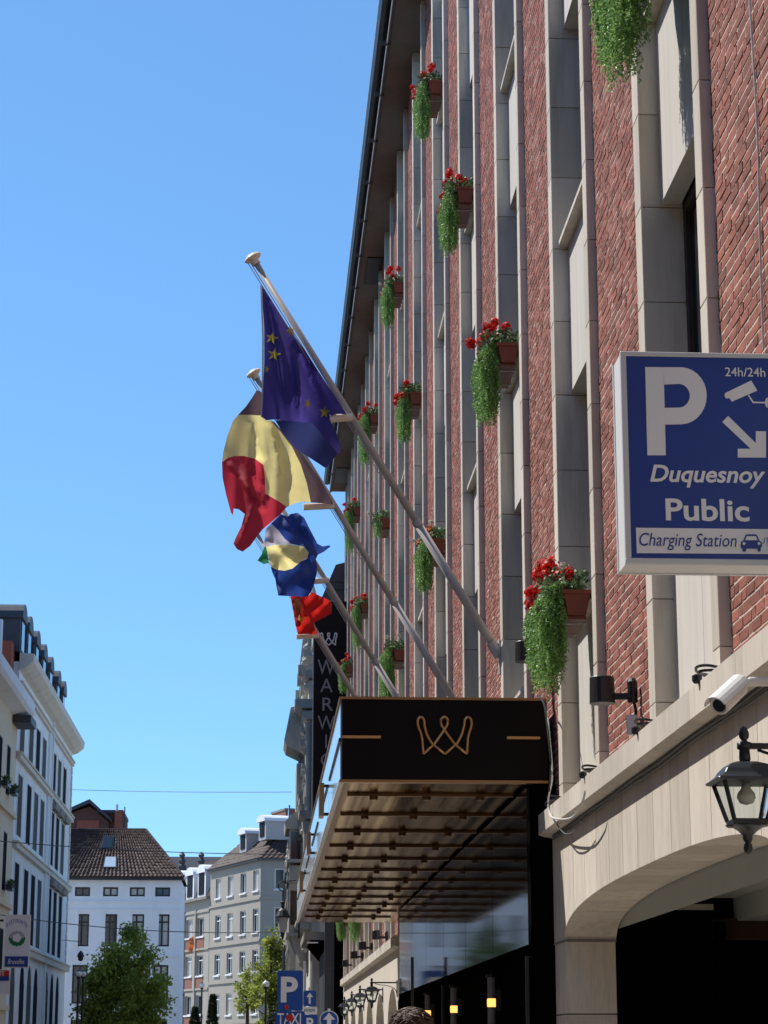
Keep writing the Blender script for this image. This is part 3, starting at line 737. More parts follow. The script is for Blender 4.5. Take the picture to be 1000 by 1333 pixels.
gl(car, 'car_symbol', 'sign_blue', SY+.0030); gl([(802, 1074), (850, 1074), (860, 1096), (792, 1096)], 'symbol', 'sign_white', SY+.0010)
for cx_ in (786, 867): gl(arc(cx_, 1114, 8, 8, 0, 342, 11), 'symbol', 'sign_white', SY+.0010)
q = MB(); q.tube([ony(*Z(*p), SY+.001)-SO for p in [(886, 1115), (895, 1110), (898, 1085), (912, 1080), (918, 1120), (932, 1135), (945, 1110), (948, 1075)]], .0016, 5); q.build('plug_lead', M['sign_blue'], sg)
sp(MB().box(SX1, 2.67, SY+.08, SY+.14, SZ0+.2, SZ0+.26), 'mount', M['metal_black']); sp(MB().box(SX1, 2.67, SY+.08, SY+.14, SZ1-.3, SZ1-.24), 'mount', M['metal_black'])

# ------------------------------------------------------------------ lanterns
def lantern(label, group):
    t = thing('wall_lantern', label, 'lantern', group=group)
    r4 = R(45)
    q = MB(); q.lathe([(.006, -.36), (.018, -.345), (.022, -.325), (.018, -.305), (.02, -.30), (.012, -.295), (.022, -.275), (.024, -.25), (.045, -.225), (.07, -.205), (.105, -.195)], n=8); q.build('finial', M['lantern'], t, smooth=True)
    q = MB(); q.lathe([(.105, -.20), (.112, -.195), (.112, -.165), (.108, -.16)], n=4, rot=r4); q.build('base_ring', M['lantern'], t, bevel=.003)
    wb, wt = .105, .172; zb, zt = -.165, .055
    for i in range(4):
        an = r4+i*math.pi/2; c, s = math.cos(an), math.sin(an); q = MB(); q.tube([(wb*c, wb*s, zb), (wt*c, wt*s, zt)], .0105, 4); q.build('frame_bar', M['lantern'], t)
    for i in range(4):
        a0 = r4+i*math.pi/2; a1 = a0+math.pi/2; f = .97
        MB().add([(wb*f*math.cos(a0), wb*f*math.sin(a0), zb), (wb*f*math.cos(a1), wb*f*math.sin(a1), zb), (wt*f*math.cos(a1), wt*f*math.sin(a1), zt), (wt*f*math.cos(a0), wt*f*math.sin(a0), zt)], [(0, 1, 2, 3)]).build('pane', M['glass_clear'], t)
    q = MB(); q.lathe([(.19, .050), (.215, .055), (.218, .066), (.185, .085), (.165, .10), (.15, .125), (.12, .152), (.07, .170), (.03, .175)], n=4, rot=r4)
    q.build('hood', M['lantern'], t, bevel=.004)
    q = MB(); q.lathe([(.022, .17), (.027, .19), (.024, .245), (.034, .25), (.034, .285), (.018, .292), (.012, .30), (.022, .315), (.024, .34), (.016, .37), (.003, .385)], n=10); q.build('stem', M['lantern'], t, smooth=True)
    q = MB(); q.lathe([(.004, -.075), (.03, -.065), (.043, -.035), (.04, -.01), (.022, .02), (.02, .05)], n=14); q.build('bulb', M['bulb'], t, smooth=True)
    q = MB(); q.box(.02, .50, -.014, .014, .25, .283); q.tube(catmull([(.06, 0, .245), (.14, 0, .215), (.3, 0, .19), (.44, 0, .12), (.485, 0, .0)], 6), .009, 6)
    q.build('arm', M['lantern'], t); q = MB(); q.box(.48, .515, -.035, .035, -.08, .33); q.build('wall_plate', M['lantern'], t, bevel=.006)
    return t
LN = lantern('large black wall lantern with a frosted bulb at the right edge', 'black wall lanterns')
LN.scale = (.98, .98, .76); LX = 2.13; P = onx(971.5, 1031, LX); LN.location = (LX, P.y, P.z)
lz = P.z+.03
names = ['first and largest', 'second', 'third', 'fourth and smallest']
for i, u in enumerate((484, 468.7, 458.0, 448.5)):
    c = copy_tree(LN, label=f'{names[i]} of the four small lanterns hanging over the sunlit arches under the canopy'); P = onx(u, (1293.5, 1301, 1307, 1313)[i], LX); c.location = (LX, P.y, P.z)

# ------------------------------------------------------------------ spotlights, cables, camera
def spotlight(label):
    t = thing('wall_spotlight', label, 'spotlight', group='black spotlights on the ledge')
    q = MB(); q.lathe([(.088, -.10), (.092, -.10), (.088, .085), (.084, .09), (.05, .095)], n=20); q.build('shade', M['metal_black'], t, smooth=False)
    MB().box(.085, .19, -.02, .02, -.075, -.03).build('arm', M['metal_black'], t)
    q = MB(); q.lathe([(.03, -.10), (.036, -.09), (.036, .05), (.02, .075)], c=(.215, 0, 0), n=12); q.build('joint', M['metal_black'], t)
    q = MB(); q.tube([(.22, 0, -.08), (.235, 0, -.15), (.225, -.0, -.34)], .012, 6); q.tube([(.235, 0, -.13), (.245, .03, -.36)], .007, 6); q.build('lead', M['metal_black'], t)
    MB().box(.17, .245, -.05, .05, -.33, -.19).build('transformer_box', M['silver'], t, bevel=.006)
    return t
S0 = spotlight('black drum spotlight with grey box on the brick below the parking sign')
P = ony(784, 898, 15.3); S0.location = P; S0.rotation_euler = (0, 0, R(-14))
P = ony(683, 848, 20.0); copy_tree(S0, label='black spotlight half hidden behind the largest flower box', loc=P)
for i, (u, v) in enumerate(((490, 1217), (472, 1231), (461, 1243), (450, 1254))):
    c = copy_tree(S0, label=f'{("first","second","third","fourth")[i]} black spotlight along the far ledge seen under the canopy, counted from the canopy', loc=onx(u, v, 2.42))
for i, k in enumerate((0, 1, 2)):
    for s, yy in ((0, yn(k)+.1), (1, yn(k)+2.2)):
        if k == 2 and s: continue
        t = thing('cable_loop', ('foot of the %s stone strip %s' % (('rightmost', 'second', 'third')[k], ('near', 'far')[s])+' side, black cable loop lying on the ledge'), 'cable', (2.5, yy, 3.68), group='cable loops on the ledge')
        q = MB(); q.tube(catmull([(.1, -.13, .02), (.03, -.12, .035), (-.01, -.04, .045), (-.012, .05, .04), (.03, .13, .03), (.12, .15, .02)], 5), .009, 5)
        q.tube(catmull([(.12, -.1, .01), (.04, -.08, .015), (0, 0, .02), (.05, .1, .012), (.12, .11, .01)], 5), .009, 5); q.build('loop', M['metal_black'], t)
        q = MB(); q.lathe([(.02, -.045), (.03, -.03), (.03, .0), (.01, .01)], c=(-.01, .03, .0), n=8); q.build('clip', M['metal_black'], t)
q = MB(); q.tube([(2.66, y, 3.672+.004*math.sin(y*5)) for y in np.arange(9, 19.6, .25)], .008, 5)
q.build('ledge_cable', M['cable'], label='dark cable lying along the top of the stone ledge', cat='cable')
q = MB(); q.tube([(2.595, y, 3.425+.006*math.sin(y*3)) for y in np.arange(9, 19.6, .25)], .011, 5); q.tube([(2.60, y, 3.40+.008*math.sin(y*2+1)) for y in np.arange(9, 19.6, .25)], .007, 5)
q.build('wall_cable', M['cable'], label='pair of dark cables clipped under the stone ledge', cat='cable')
def pxcable(pts, Y, r, mat, label, X=None):
    P = [ony(u, v, Y) if X is None else onx(u, v, X) for u, v in pts]
    q = MB(); q.tube(catmull(P, 6), r, 6); q.build('hanging_cable', mat, label=label, cat='cable')
pxcable([(713, 935), (716, 965), (719, 1010), (714, 1040), (716, 1060), (725, 1066), (745, 1064), (758, 1045), (762, 1030)], None, .008, M['cable_white'], 'pale cable looping from the canopy corner along the ledge end', 2.47)
pxcable([(700, 905), (708, 915), (712, 940), (717, 990), (715, 1030)], None, .009, M['metal_black'], 'black cable hanging at the canopy corner below the foliage', 2.46)
pxcable([(722, 1068), (735, 1085), (748, 1082), (757, 1068)], None, .006, M['cable'], 'short drooping wire below the ledge end', 2.52)
pxcable([(976, 0), (984, 130), (987, 200), (990, 330), (994, 455)], None, .006, M['cable_white'], 'thin whitish cable running down the brick above the parking sign', 2.655)
cc = thing('security_camera', 'off white bullet security camera under the ledge, above the large lantern', 'camera', ony(950, 906, 9.6))
dv = (ony(928, 926, 9.5)-ony(964, 893, 9.66)).normalized(); C0 = Vector((0, 0, 0))
q = MB(); q.lathe([(.028, -.10), (.042, -.095), (.046, .05), (.046, .10), (.038, .105), (.03, .10)], n=16, axis=dv); q.build('housing', M['cctv'], cc, smooth=False)
q = MB(); q.lathe([(.030, .1008), (.030, .1055)], n=16, axis=dv); q.build('lens_glass', M['glass_dark'], cc)
q = MB(); up_ = Vector((0, 0, 1)); sd = dv.cross(up_).normalized(); uu = sd.cross(dv)
vs = []; n = 9
for tt in (-.11, .135):
    for j in range(n):
        an = math.pi*(.08+.84*j/(n-1)); vs.append(dv*tt+sd*(.052*math.cos(an))+uu*(.052*math.sin(an)))
q.add(vs, [(j, j+1, n+j+1, n+j) for j in range(n-1)]); sh = q.build('sun_shield', M['white_paint'], cc)
sm = sh.modifiers.new('s', 'SOLIDIFY'); sm.thickness = .005
q = MB(); e = -dv*.10; q.tube([e, e+Vector((.03, .02, .02)), e+Vector((.06, .03, .03))], .018, 8); a0 = e+Vector((.05, .03, .028)); q.tube([a0, a0+Vector((.30, .03, .01))], .022, 10); q.lathe([(.03, -.02), (.03, .02)], c=tuple(e), n=12, axis=(0, 1, 0)); q.build('arm', M['cctv'], cc)

# ------------------------------------------------------------------ flagpoles and flags
TIPX, TIPZ, BZ = -.17, 10.34, 5.80
pole_y = [23.6, 28.0, 32.6, 37.1]
def flagpole(label):
    t = thing('flagpole', label, 'flagpole', group='slanting flagpoles over the canopy')
    A = Vector((-.02, 0, 0)); B = Vector((TIPX-HX, 0, TIPZ-BZ)); d = (B-A).normalized()
    q = MB(); q.tube([A, A+(B-A)*.32], [.050, .048], 12); q.build('shaft', M['pole'], t, smooth=True)
    q = MB(); q.tube([A+(B-A)*.315, A+(B-A)*.33], .054, 12); q.build('collar', M['bronze'] if 'second' in label else M['pole'], t)
    q = MB(); q.tube([A+(B-A)*.33, B], [.043, .033], 12); q.build('upper_shaft', M['pole'], t, smooth=True)
    q = MB(); q.lathe([(.050, -.07), (.048, -.01), (.09, .0), (.105, .02), (.085, .045), (.05, .06), (.01, .065)], c=tuple(B), n=18, axis=tuple(d)); q.build('cap', M['cap'], t, smooth=False)
    q = MB(); q.tube([A-d*.02, A+d*.16], .062, 12); q.box(-.02, .012, -.05, .05, -.22, .16); q.build('socket', M['pole'], t)
    q = MB(); o1 = Vector((-.05, -.03, -.03)); q.tube([B+o1-d*.03, A+(B-A)*.42+o1*.9], .005, 4); q.tube([B+o1*1.5-d*.03, A+(B-A)*.44+o1*1.3], .005, 4); q.build('halyard', M['pole'], t)
    return t
FP = flagpole('nearest and longest flagpole, bearing the blue starred flag'); FP.location = (HX, pole_y[0], BZ)
for i, l in enumerate(('second flagpole, bearing the black yellow and red flag', 'third flagpole, bearing the crumpled blue and yellow flag', 'farthest flagpole, bearing the small red flag')):
    copy_tree(FP, label=l, loc=(HX, pole_y[i+1], BZ))
for o, (ua, ub, v, yy) in zip([x for x in COL.objects if x.name.startswith('flagpole')], ((429, 459, 545, 23.6), (395, 435, 660, 28.0), (405, 428, 757, 32.6), (386, 415, 829, 37.1))):
    a, b = ony(ua, v, yy-.06), ony(ub, v-2, yy-.02); q = MB(); q.tube([a-o.location, b-o.location], .047, 12); q.build('crossbar', M['cap'], o, smooth=False)
def cloth(poly, Y, depth, mat, parent, org, name, step=4.0):
    n = len(poly); vs = [Vector((a, b)) for a, b in poly]; us = [p[0] for p in poly]; ws = [p[1] for p in poly]
    # densify border
    bd = []
    for i in range(n):
        a, b = vs[i], vs[(i+1) % n]; k = max(1, int((b-a).length/step))
        for j in range(k): bd.append(a.lerp(b, j/k))
    nb = len(bd); pts = list(bd); rnd = random.Random(3)
    u = min(us)
    while u < max(us):
        v = min(ws)
        while v < max(ws):
            p = Vector((u+rnd.uniform(-.2, .2)*step, v+rnd.uniform(-.2, .2)*step)); ins = False
            for i in range(nb):
                a, b = bd[i], bd[(i+1) % nb]
                if (a.y > p.y) != (b.y > p.y) and p.x < (b.x-a.x)*(p.y-a.y)/(b.y-a.y)+a.x: ins = not ins
            if ins and min((p-b).length for b in bd) > step*.45: pts.append(p)
            v += step
        u += step
    r = geometry.delaunay_2d_cdt(pts, [(i, (i+1) % nb) for i in range(nb)], [], 1, 1e-4)
    mb = MB(); mb.add([ony(p.x, p.y, Y+depth(p.x, p.y))-Vector(org) for p in r[0]], [tuple(f) for f in r[2]])
    return mb.build(name, mat, parent, smooth=True)
# --- flag 1
y1 = pole_y[0]-.02
def crease(u, v, a, b, wd, h):
    """soft ridge along the line a-b"""
    ax, ay = a; bx, by = b; dx, dy = bx-ax, by-ay; L2 = dx*dx+dy*dy; t = max(0, min(1, ((u-ax)*dx+(v-ay)*dy)/L2))
    d = math.hypot(u-ax-t*dx, v-ay-t*dy); s = math.sin(math.pi*min(1, max(0, t*.9+.1)))**.5
    return h*s*math.exp(-(d/wd)**2)
def d1(u, v):
    k = (v-370)/180
    return .045*math.sin((u-341)/13.0*(.6+.25*k)+v*.018)*max(0, min(1, k*1.6)) - .10*k + crease(u, v, (352, 380), (386, 560), 8, -.13) + crease(u, v, (362, 395), (425, 545), 7, .20)+crease(u, v, (385, 455), (393, 550), 5, -.20)
f1 = thing('flag', 'deep blue flag with yellow stars hanging from the nearest pole', 'flag', (0.3, y1, 8.5)); O1 = (0.3, y1, 8.5)
body = [(340.5, 371), (349, 384), (372, 420), (400, 461), (427, 502), (452, 540), (437, 538), (428.5, 544), (438, 565), (443.5, 584), (441, 592), (436, 586), (407, 551), (383, 548.5), (356, 546), (347, 547), (341, 543), (342.5, 520), (344, 470), (344, 430), (342, 395)]
cloth(body, y1, d1, M['f_blue'], f1, O1, 'cloth')
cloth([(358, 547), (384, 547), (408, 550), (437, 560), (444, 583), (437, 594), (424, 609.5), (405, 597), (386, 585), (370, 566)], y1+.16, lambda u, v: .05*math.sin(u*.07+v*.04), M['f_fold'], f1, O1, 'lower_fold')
def star(u, v, r, rot, sx=1, cut=None):
    pts = []
    for i in range(10):
        a = rot+math.pi*i/5-math.pi/2; q_ = r if i % 2 == 0 else r*.40
        pts.append((u+q_*math.cos(a)*sx, v+q_*math.sin(a)))
    c = [ony(p[0], p[1], y1+d1(*p)-.018)-Vector(O1) for p in pts+[(u, v)]]
    MB().add(c, [(i, (i+1) % 10, 10) for i in range(10)]).build('star', M['star'], f1)
for s_ in ((354.0, 440, 8.8, .25), (357.0, 461.5, 9.2, .2), (347.5, 480.5, 6, .3, .55), (378.5, 431, 8.5, -.25, .8), (400.5, 525.5, 7.5, .5, .65), (422.5, 536.5, 9, .1, .85)): star(*s_)
MB().tube([ony(u, v, y1-.03)-Vector(O1) for u, v in ((340, 371), (342.5, 440), (342, 500), (341, 543))], .012, 6).build('hem', M['white_paint'], f1)
# --- flag 2
y2 = pole_y[1]-.30; z2 = lambda x, y: (280+x/5.556, 500+y/5.556)
f2 = thing('flag', 'wind filled flag with faded black, yellow and red stripes', 'flag', (0, y2, 8)); O2 = (0, y2, 8)
def d2(u, v):
    return .07*math.sin((u-v*.08)*.13)+.02*math.sin((u+v*.1)*.24)+.22*((u-350)/60)**2-.15+crease(u, v, (300, 605), (345, 665), 3.5, -.13)+crease(u, v, (318, 600), (345, 660), 3.5, .10)+crease(u, v, (352, 555), (366, 620), 4, .10)+crease(u, v, (330, 555), (342, 600), 4, -.08)+crease(u, v, (335, 600), (347, 650), 4, .10)+crease(u, v, (330, 660), (310, 712), 4, -.08)
Pz = lambda L: [z2(*p) for p in L]
cloth(Pz([(302, 42), (340, 60), (345, 140), (342, 228), (250, 222), (168, 222), (225, 160), (270, 95)]), y2, d2, M['f_black'], f2, O2, 'black_stripe')
cloth(Pz([(168, 222), (250, 222), (342, 228), (372, 262), (404, 262), (470, 340), (555, 450), (620, 580), (665, 720), (693, 856), (630, 850), (570, 865), (518, 890), (480, 860), (420, 825), (362, 790), (362, 690), (350, 585), (290, 540), (210, 520), (140, 520), (90, 535), (50, 565), (60, 490), (90, 370), (130, 265)]), y2, d2, M['f_yellow'], f2, O2, 'yellow_stripe')
cloth(Pz([(400, 262), (430, 275), (540, 400), (640, 520), (760, 690), (858, 872), (780, 862), (693, 856), (665, 720), (620, 580), (555, 450), (470, 340)]), y2, d2, M['f_black'], f2, O2, 'black_stripe')
cloth(Pz([(50, 565), (90, 535), (140, 520), (210, 520), (290, 540), (350, 585), (362, 690), (362, 790), (420, 825), (480, 860), (518, 890), (470, 945), (400, 1005), (345, 1050), (305, 1100), (255, 1170), (200, 1212), (160, 1195), (133, 1155), (150, 1110), (190, 1030), (215, 940), (170, 905), (135, 900), (130, 950), (115, 930), (80, 800), (55, 680)]), y2, d2, M['f_red'], f2, O2, 'red_stripe')
# --- flag 3
y3 = pole_y[2]-.42; z3 = lambda x, y: (330+x/6.66, 650+y/6.66); Pz = lambda L: [z3(*p) for p in L]
f3 = thing('flag', 'crumpled dark blue flag with a yellow field, white patch and green tip', 'flag', (.3, y3, 8)); O3 = (.3, y3, 8)
def d3(u, v): return .13*math.sin((u-v*.25)*.13+1)+.05*math.sin((u*.6+v)*.15)+crease(u, v, (350, 700), (395, 745), 4, -.12)+crease(u, v, (380, 675), (412, 715), 4, .14)
cloth(Pz([(150, 212), (235, 130), (300, 150), (320, 128), (380, 116), (440, 160), (490, 260), (555, 385), (600, 408), (660, 398), (668, 410), (610, 455), (560, 480), (540, 520), (552, 570), (550, 640), (525, 740), (500, 800), (470, 845), (340, 840), (215, 835), (200, 760), (190, 690), (165, 640), (150, 585), (200, 610), (270, 620), (340, 600), (410, 540), (465, 515), (480, 460), (440, 410), (330, 388), (270, 340), (215, 268)]), y3, d3, M['f_blue2'], f3, O3, 'blue_field', 3)
cloth(Pz([(110, 412), (180, 395), (270, 388), (330, 390), (440, 412), (480, 462), (465, 512), (410, 540), (340, 600), (270, 620), (200, 610), (150, 585), (130, 500)]), y3, d3, M['f_yellow'], f3, O3, 'yellow_field', 3)
cloth(Pz([(105, 260), (150, 214), (215, 268), (270, 340), (330, 388), (270, 386), (180, 393), (108, 410), (95, 370)]), y3, d3, M['f_white'], f3, O3, 'white_patch', 3)
cloth(Pz([(96, 408), (112, 416), (135, 552), (90, 562), (35, 530), (70, 480)]), y3, d3, M['f_green'], f3, O3, 'green_tip', 3)
# --- flag 4
y4 = pole_y[3]-.30; f4 = thing('flag', 'small bright red flag with an orange gold patch, lowest of the flags', 'flag', (.7, y4, 7.9)); O4 = (.7, y4, 7.9)
def d4(u, v): return .12*math.sin((u-v*.6)*.17)+.04*math.sin((u+v)*.25)+crease(u, v, (392, 790), (385, 820), 3, -.12)
cloth(Pz([(320, 838), (480, 835), (508, 805), (580, 838), (650, 872), (680, 905), (678, 990), (600, 1030), (520, 1072), (535, 1120), (556, 1172), (470, 1168), (385, 1172), (362, 1080), (350, 1000)]), y4, d4, M['f_red2'], f4, O4, 'cloth', 3)
dd4 = lambda u, v: d4(u, v)-.015
cloth(Pz([(345, 850), (385, 855), (425, 920), (410, 990), (370, 1010), (355, 930)]), y4, dd4, M['petal_orange'], f4, O4, 'gold_patch', 3)
cloth(Pz([(395, 1000), (420, 1030), (470, 1020), (430, 1045), (415, 1075), (390, 1040)]), y4, dd4, M['star'], f4, O4, 'star', 3)

# ------------------------------------------------------------------ black vertical sign
VY = 66.5; a = ony(407.5, 1025, VY); b = ony(450, 783, VY); vx0, vx1, vz0, vz1 = a.x, 2.56, a.z-1.4, b.z
vs_ = thing('vertical_sign', 'tall black projecting sign with spaced silver capital letters beyond the canopy', 'sign', (vx0, VY, vz0)); VO = Vector((vx0, VY, vz0))
MB().box(0, vx1-vx0, 0, .18, 0, vz1-vz0).build('panel', M['black_panel'], vs_)
MB().box(-.03, -.0, 0, .18, 0, vz1-vz0).build('edge_strip', M['letter_grey'], vs_)
zz = lambda x, y: (350+x/3.7, 720+y/3.7)
for ch, x0, x1, ya, yb in (('W', 235, 318, 515, 585), ('A', 248, 308, 605, 670), ('R', 258, 310, 697, 760), ('W', 235, 318, 785, 850), ('I', 272, 280, 875, 940), ('C', 250, 308, 965, 1028), ('K', 255, 308, 1055, 1115)):
    u0, v0 = zz(x0, ya); u1, v1 = zz(x1, yb); px_text(ch, M['letter_grey'], u0, v0, u1, v1, VY-.005, vs_, VO, ext=.03, name='letter')
q = emblem(lambda p: (417.5+(p[0]-438)*21/166, 824+(p[1]-603)*16/115), VY-.02, .022); q.v = [(x-VO.x, y-VO.y, z-VO.z) for x, y, z in q.v]; q.build('emblem', M['silver'], vs_)

# ------------------------------------------------------------------ generic facade (local: x along, y inward, z up; faces -y)
def facade(parent, L, z0, z1, wins, wall, depth=.18, frame='frame_dark', pane='glass_dark', trim=None, split=True, pane_alt=None, seed=1, tt=.07):
    rnd = random.Random(seed)
    xs = sorted({0, L, *[w[0] for w in wins], *[w[1] for w in wins]}); zs = sorted({z0, z1, *[w[2] for w in wins], *[w[3] for w in wins]})
    q = MB()
    for i in range(len(xs)-1):
        for j in range(len(zs)-1):
            cx, cz = (xs[i]+xs[i+1])/2, (zs[j]+zs[j+1])/2
            if any(w[0] < cx < w[1] and w[2] < cz < w[3] for w in wins): continue
            q.add([(xs[i], 0, zs[j]), (xs[i+1], 0, zs[j]), (xs[i+1], 0, zs[j+1]), (xs[i], 0, zs[j+1])], [(0, 1, 2, 3)])
    for w_ in wins:
        a, b, c, d = w_[:4]
        q.add([(a, 0, c), (b, 0, c), (b, 0, d), (a, 0, d), (a, depth, c), (b, depth, c), (b, depth, d), (a, depth, d)], [(0, 4, 5, 1), (1, 5, 6, 2), (2, 6, 7, 3), (3, 7, 4, 0)])
        if len(w_) > 4 and w_[4] == 'arch':
            n = 8; hw_ = (b-a)/2; cx = (a+b)/2; zc = d-hw_
            for j in range(n):
                x0 = a+2*hw_*j/n; x1 = a+2*hw_*(j+1)/n; f = lambda x: zc+math.sqrt(max(0, hw_**2-(x-cx)**2))
                q.add([(x0, 0, f(x0)), (x1, 0, f(x1)), (x1, 0, d), (x0, 0, d), (x0, depth, f(x0)), (x1, depth, f(x1))], [(0, 1, 2, 3), (0, 4, 5, 1)])
    q.build('wall', M[wall], parent)
    for w_ in wins:
        a, b, c, d = w_[:4]; t = tt; fr = MB(); yy = max(.004, depth-.05)
        hh_ = min(.05, depth-yy-.004)
        fr.box(a, b, yy, yy+.05, c, c+t); fr.box(a, b, yy, yy+.05, d-t, d); fr.box(a, a+t, yy, yy+.05, c+t, d-t); fr.box(b-t, b, yy, yy+.05, c+t, d-t)
        if split: fr.box((a+b)/2-t/2, (a+b)/2+t/2, yy, yy+.05, c+t, d-t)
        if split and d-c > 1.4: fr.box(a+t, b-t, yy-.01, yy, d-(d-c)*.27, d-(d-c)*.27+t)
        wo_ = fr.build('window', M[frame], parent)
        MB().box(a+t*.5, b-t*.5, depth-.02, depth+.01, c+t*.5, d-t*.5).build('pane', M[pane_alt if pane_alt and rnd.random() < .35 else pane], wo_)
        if trim:
            MB().box(a-.08, b+.08, -.09, .02, c-.11, c-.0).build('sill', M[trim], parent)
def shell(parent, L, D, z1, mat='stone_dark', z0=0, depth=.18):
    q = MB(); q.add([(0, 0, z0), (0, D, z0), (0, D, z1), (0, 0, z1)], [(0, 1, 2, 3)]); q.add([(L, 0, z0), (L, D, z0), (L, D, z1), (L, 0, z1)], [(0, 1, 2, 3)])
    q.add([(0, D, z0), (L, D, z0), (L, D, z1), (0, D, z1)], [(0, 1, 2, 3)]); q.build('side_wall', M[mat], parent)
    q = MB(); q.box(.02, L-.02, depth+.02, D-.02, z1-.2, z1); q.box(.02, L-.02, depth+.25, depth+.3, z0, z1-.2); q.build('inner_shell', M['black_wall'], parent)
def tiles(parent, quad, nx, nz, mat='tile', h=.05, name='roof_tiles'):
    """rows of barrel tiles over a quad (bl, br, tr, tl)"""
    bl, br, tr, tl = [Vector(p) for p in quad]; n = (br-bl).cross(tl-bl).normalized()
    q = MB(); r = random.Random(4)
    for j in range(nz):
        for i in range(nx):
            def P(s, t): return (bl.lerp(br, s)).lerp(tl.lerp(tr, s), t)
            s0, s1, t0, t1 = i/nx, (i+1)/nx, j/nz, (j+1.12)/nz; sm_ = s0+(s1-s0)*.45; hh = h*r.uniform(.7, 1.3)
            a, b, c = P(s0, t0)+n*h*.5, P(sm_, t0)+n*(hh+h*.5), P(s1, t0)+n*h*.6
            d, e, f = P(s0, t1), P(sm_, t1)+n*hh, P(s1, t1)+n*h*.1
            q.add([a, b, c, d, e, f, P(s0, t0), P(s1, t0)], [(0, 1, 4, 3), (1, 2, 5, 4), (6, 7, 2, 1, 0)])
    q.build(name, M[mat], parent, kind='stuff')

# --- left: long white house, facing +X
WX = -9.7; WYA, WYB = 86.9, 112.6
wh = thing('town_house', 'long white plastered house with four floors, arched ground floor and dormers on the left', 'house', (WX, WYA, 0), R(90))
wins = []
colsA = [(88.0, 89.7), (91.5, 93.3), (94.4, 96.2), (97.2, 99.0)]; colsB = [(102.1, 103.9), (104.9, 106.6), (107.8, 109.5)]
for a, b in colsA+colsB:
    a -= WYA; b -= WYA
    wins += [(a, b, 13.15, 15.05), (a, b, 9.85, 12.3), (a, b, 5.85, 8.8), (a, b, 2.0, 5.0, 'arch')]
facade(wh, WYB-WYA, 0, 16.6, wins, 'plaster_left', .035, 'frame_dark', 'glass_far', None, split=False, tt=.03, pane_alt='glass_far2', seed=4)
shell(wh, WYB-WYA, 9, 16.6, 'plaster_left')
for z, h, p in ((5.3, .26, .22), (9.25, .20, .18), (12.75, .20, .18), (15.6, .16, .12)): MB().box(0.0, WYB-WYA+.03, -p, -.002, z, z+h).build('string_course', M['plaster_trim'], wh); MB().box(0.0, WYB-WYA+.02, -p-.06, -.004, z+h, z+h+.07).build('moulding', M['plaster_trim'], wh)
q = MB(); q.prism([(0, 16.25), (-.25, 16.35), (-.55, 16.6), (-.58, 16.9), (0, 16.95)], 'x', -.05, WYB-WYA+.45); q.build('cornice', M['plaster_trim'], wh)
for x in (99.9, 100.5): MB().box(x-WYA-.0, x-WYA+.28, -.1, -.003, 5.6, 15.6).build('pilaster', M['plaster_left'], wh)
q = MB(); q.tube([(101.0-WYA, -.12, .2), (101.0-WYA, -.12, 16.2)], .05, 8); q.build('drainpipe', M['plaster_left'], wh)
for i in range(26): MB().box(WYB-WYA-(.45 if i % 2 else .3), WYB-WYA+.03, -.05, -.001, 5.7+i*.38, 5.7+i*.38+.33).build('quoin', M['plaster_trim'], wh)
for a, b in colsB:
    a -= WYA; b -= WYA
    for zt in (12.35, 8.85): MB().prism([(-.002, zt+.3), (-.3, zt+.25), (-.22, zt), (-.002, zt)], 'x', a-.25, b+.25).build('window_hood', M['stone_dark'], wh)
for a, b in colsA+colsB:
    for zt, zb in ((12.3, 9.85), (8.8, 5.85), (15.05, 13.15)):
        for xx in (a-WYA-.17, b-WYA+.01): MB().box(xx, xx+.15, -.02, -.002, zb, zt+.12).build('architrave', M['plaster_trim'] if a > 101 else M['plaster_left'], wh)
q = MB(); q.prism([(.1, 16.95), (8.9, 16.95), (8.9, 19.4), (1.7, 19.3), (1.1, 18.9)], 'x', 0, WYB-WYA-.4); q.build('mansard_roof', M['slate'], wh)
for yy in (87.3, 89.8, 93.0, 96.2, 99.4, 103.2, 106.2):
    x = yy-WYA; q = MB(); q.box(x-.75, x+.75, -.02, 1.6, 16.95, 18.35); pl = [(x-.85, 18.3)]+[(x+.85*math.cos(a), 18.35+.62*math.sin(a)) for a in [math.pi-math.pi*i/8 for i in range(9)]]+[(x+.85, 18.3)]
    q.prism(pl, 'y', -.12, 1.8); o = q.build('dormer', M['slate'], wh); MB().box(x-.5, x+.5, -.06, -.03, 17.05, 18.3).build('pane', M['glass_dark'], o)
# cream house nearer
CR0, CR1 = 8, 86.8
cr = thing('town_house', 'cream plastered house at the left edge, nearer than the white house', 'house', (WX, CR0, 0), R(90))
wins = []
y = 83.9
while y > 14:
    for z in ((11.0, 12.9), (7.4, 9.6), (3.6, 6.0)): wins.append((y-CR0, y-CR0+1.2, *z))
    y -= 2.75
facade(cr, CR1-CR0, 0, 14.3, wins, 'plaster_cream', .05, 'frame_dark', 'glass_far', None, split=False, tt=.04)
shell(cr, CR1-CR0, 9, 14.3, 'plaster_cream')
for z in (3.0, 6.8, 10.3): MB().box(0, CR1-CR0, -.15, -.002, z, z+.2).build('string_course', M['plaster_cream'], cr)
q = MB(); q.prism([(0, 14.2), (-.55, 14.35), (-.66, 14.5), (-.66, 14.9), (0, 14.95)], 'x', 0, CR1-CR0+.3); q.build('cornice', M['plaster_white'], cr)
MB().box(CR1-CR0-1.6, CR1-CR0+.35, -.72, -.02, 13.9, 14.2).build('gutter_box', M['slate'], cr)
q = MB(); q.prism([(-.3, 14.95), (9, 14.95), (4.5, 17.2)], 'x', 0, CR1-CR0-1.2); q.build('roof', M['tile'], cr)
ch = MB().box(CR1-CR0-1.2, CR1-CR0-.1, .2, 2.6, 14.9, 17.2).build('party_wall', M['brick_red'], cr)
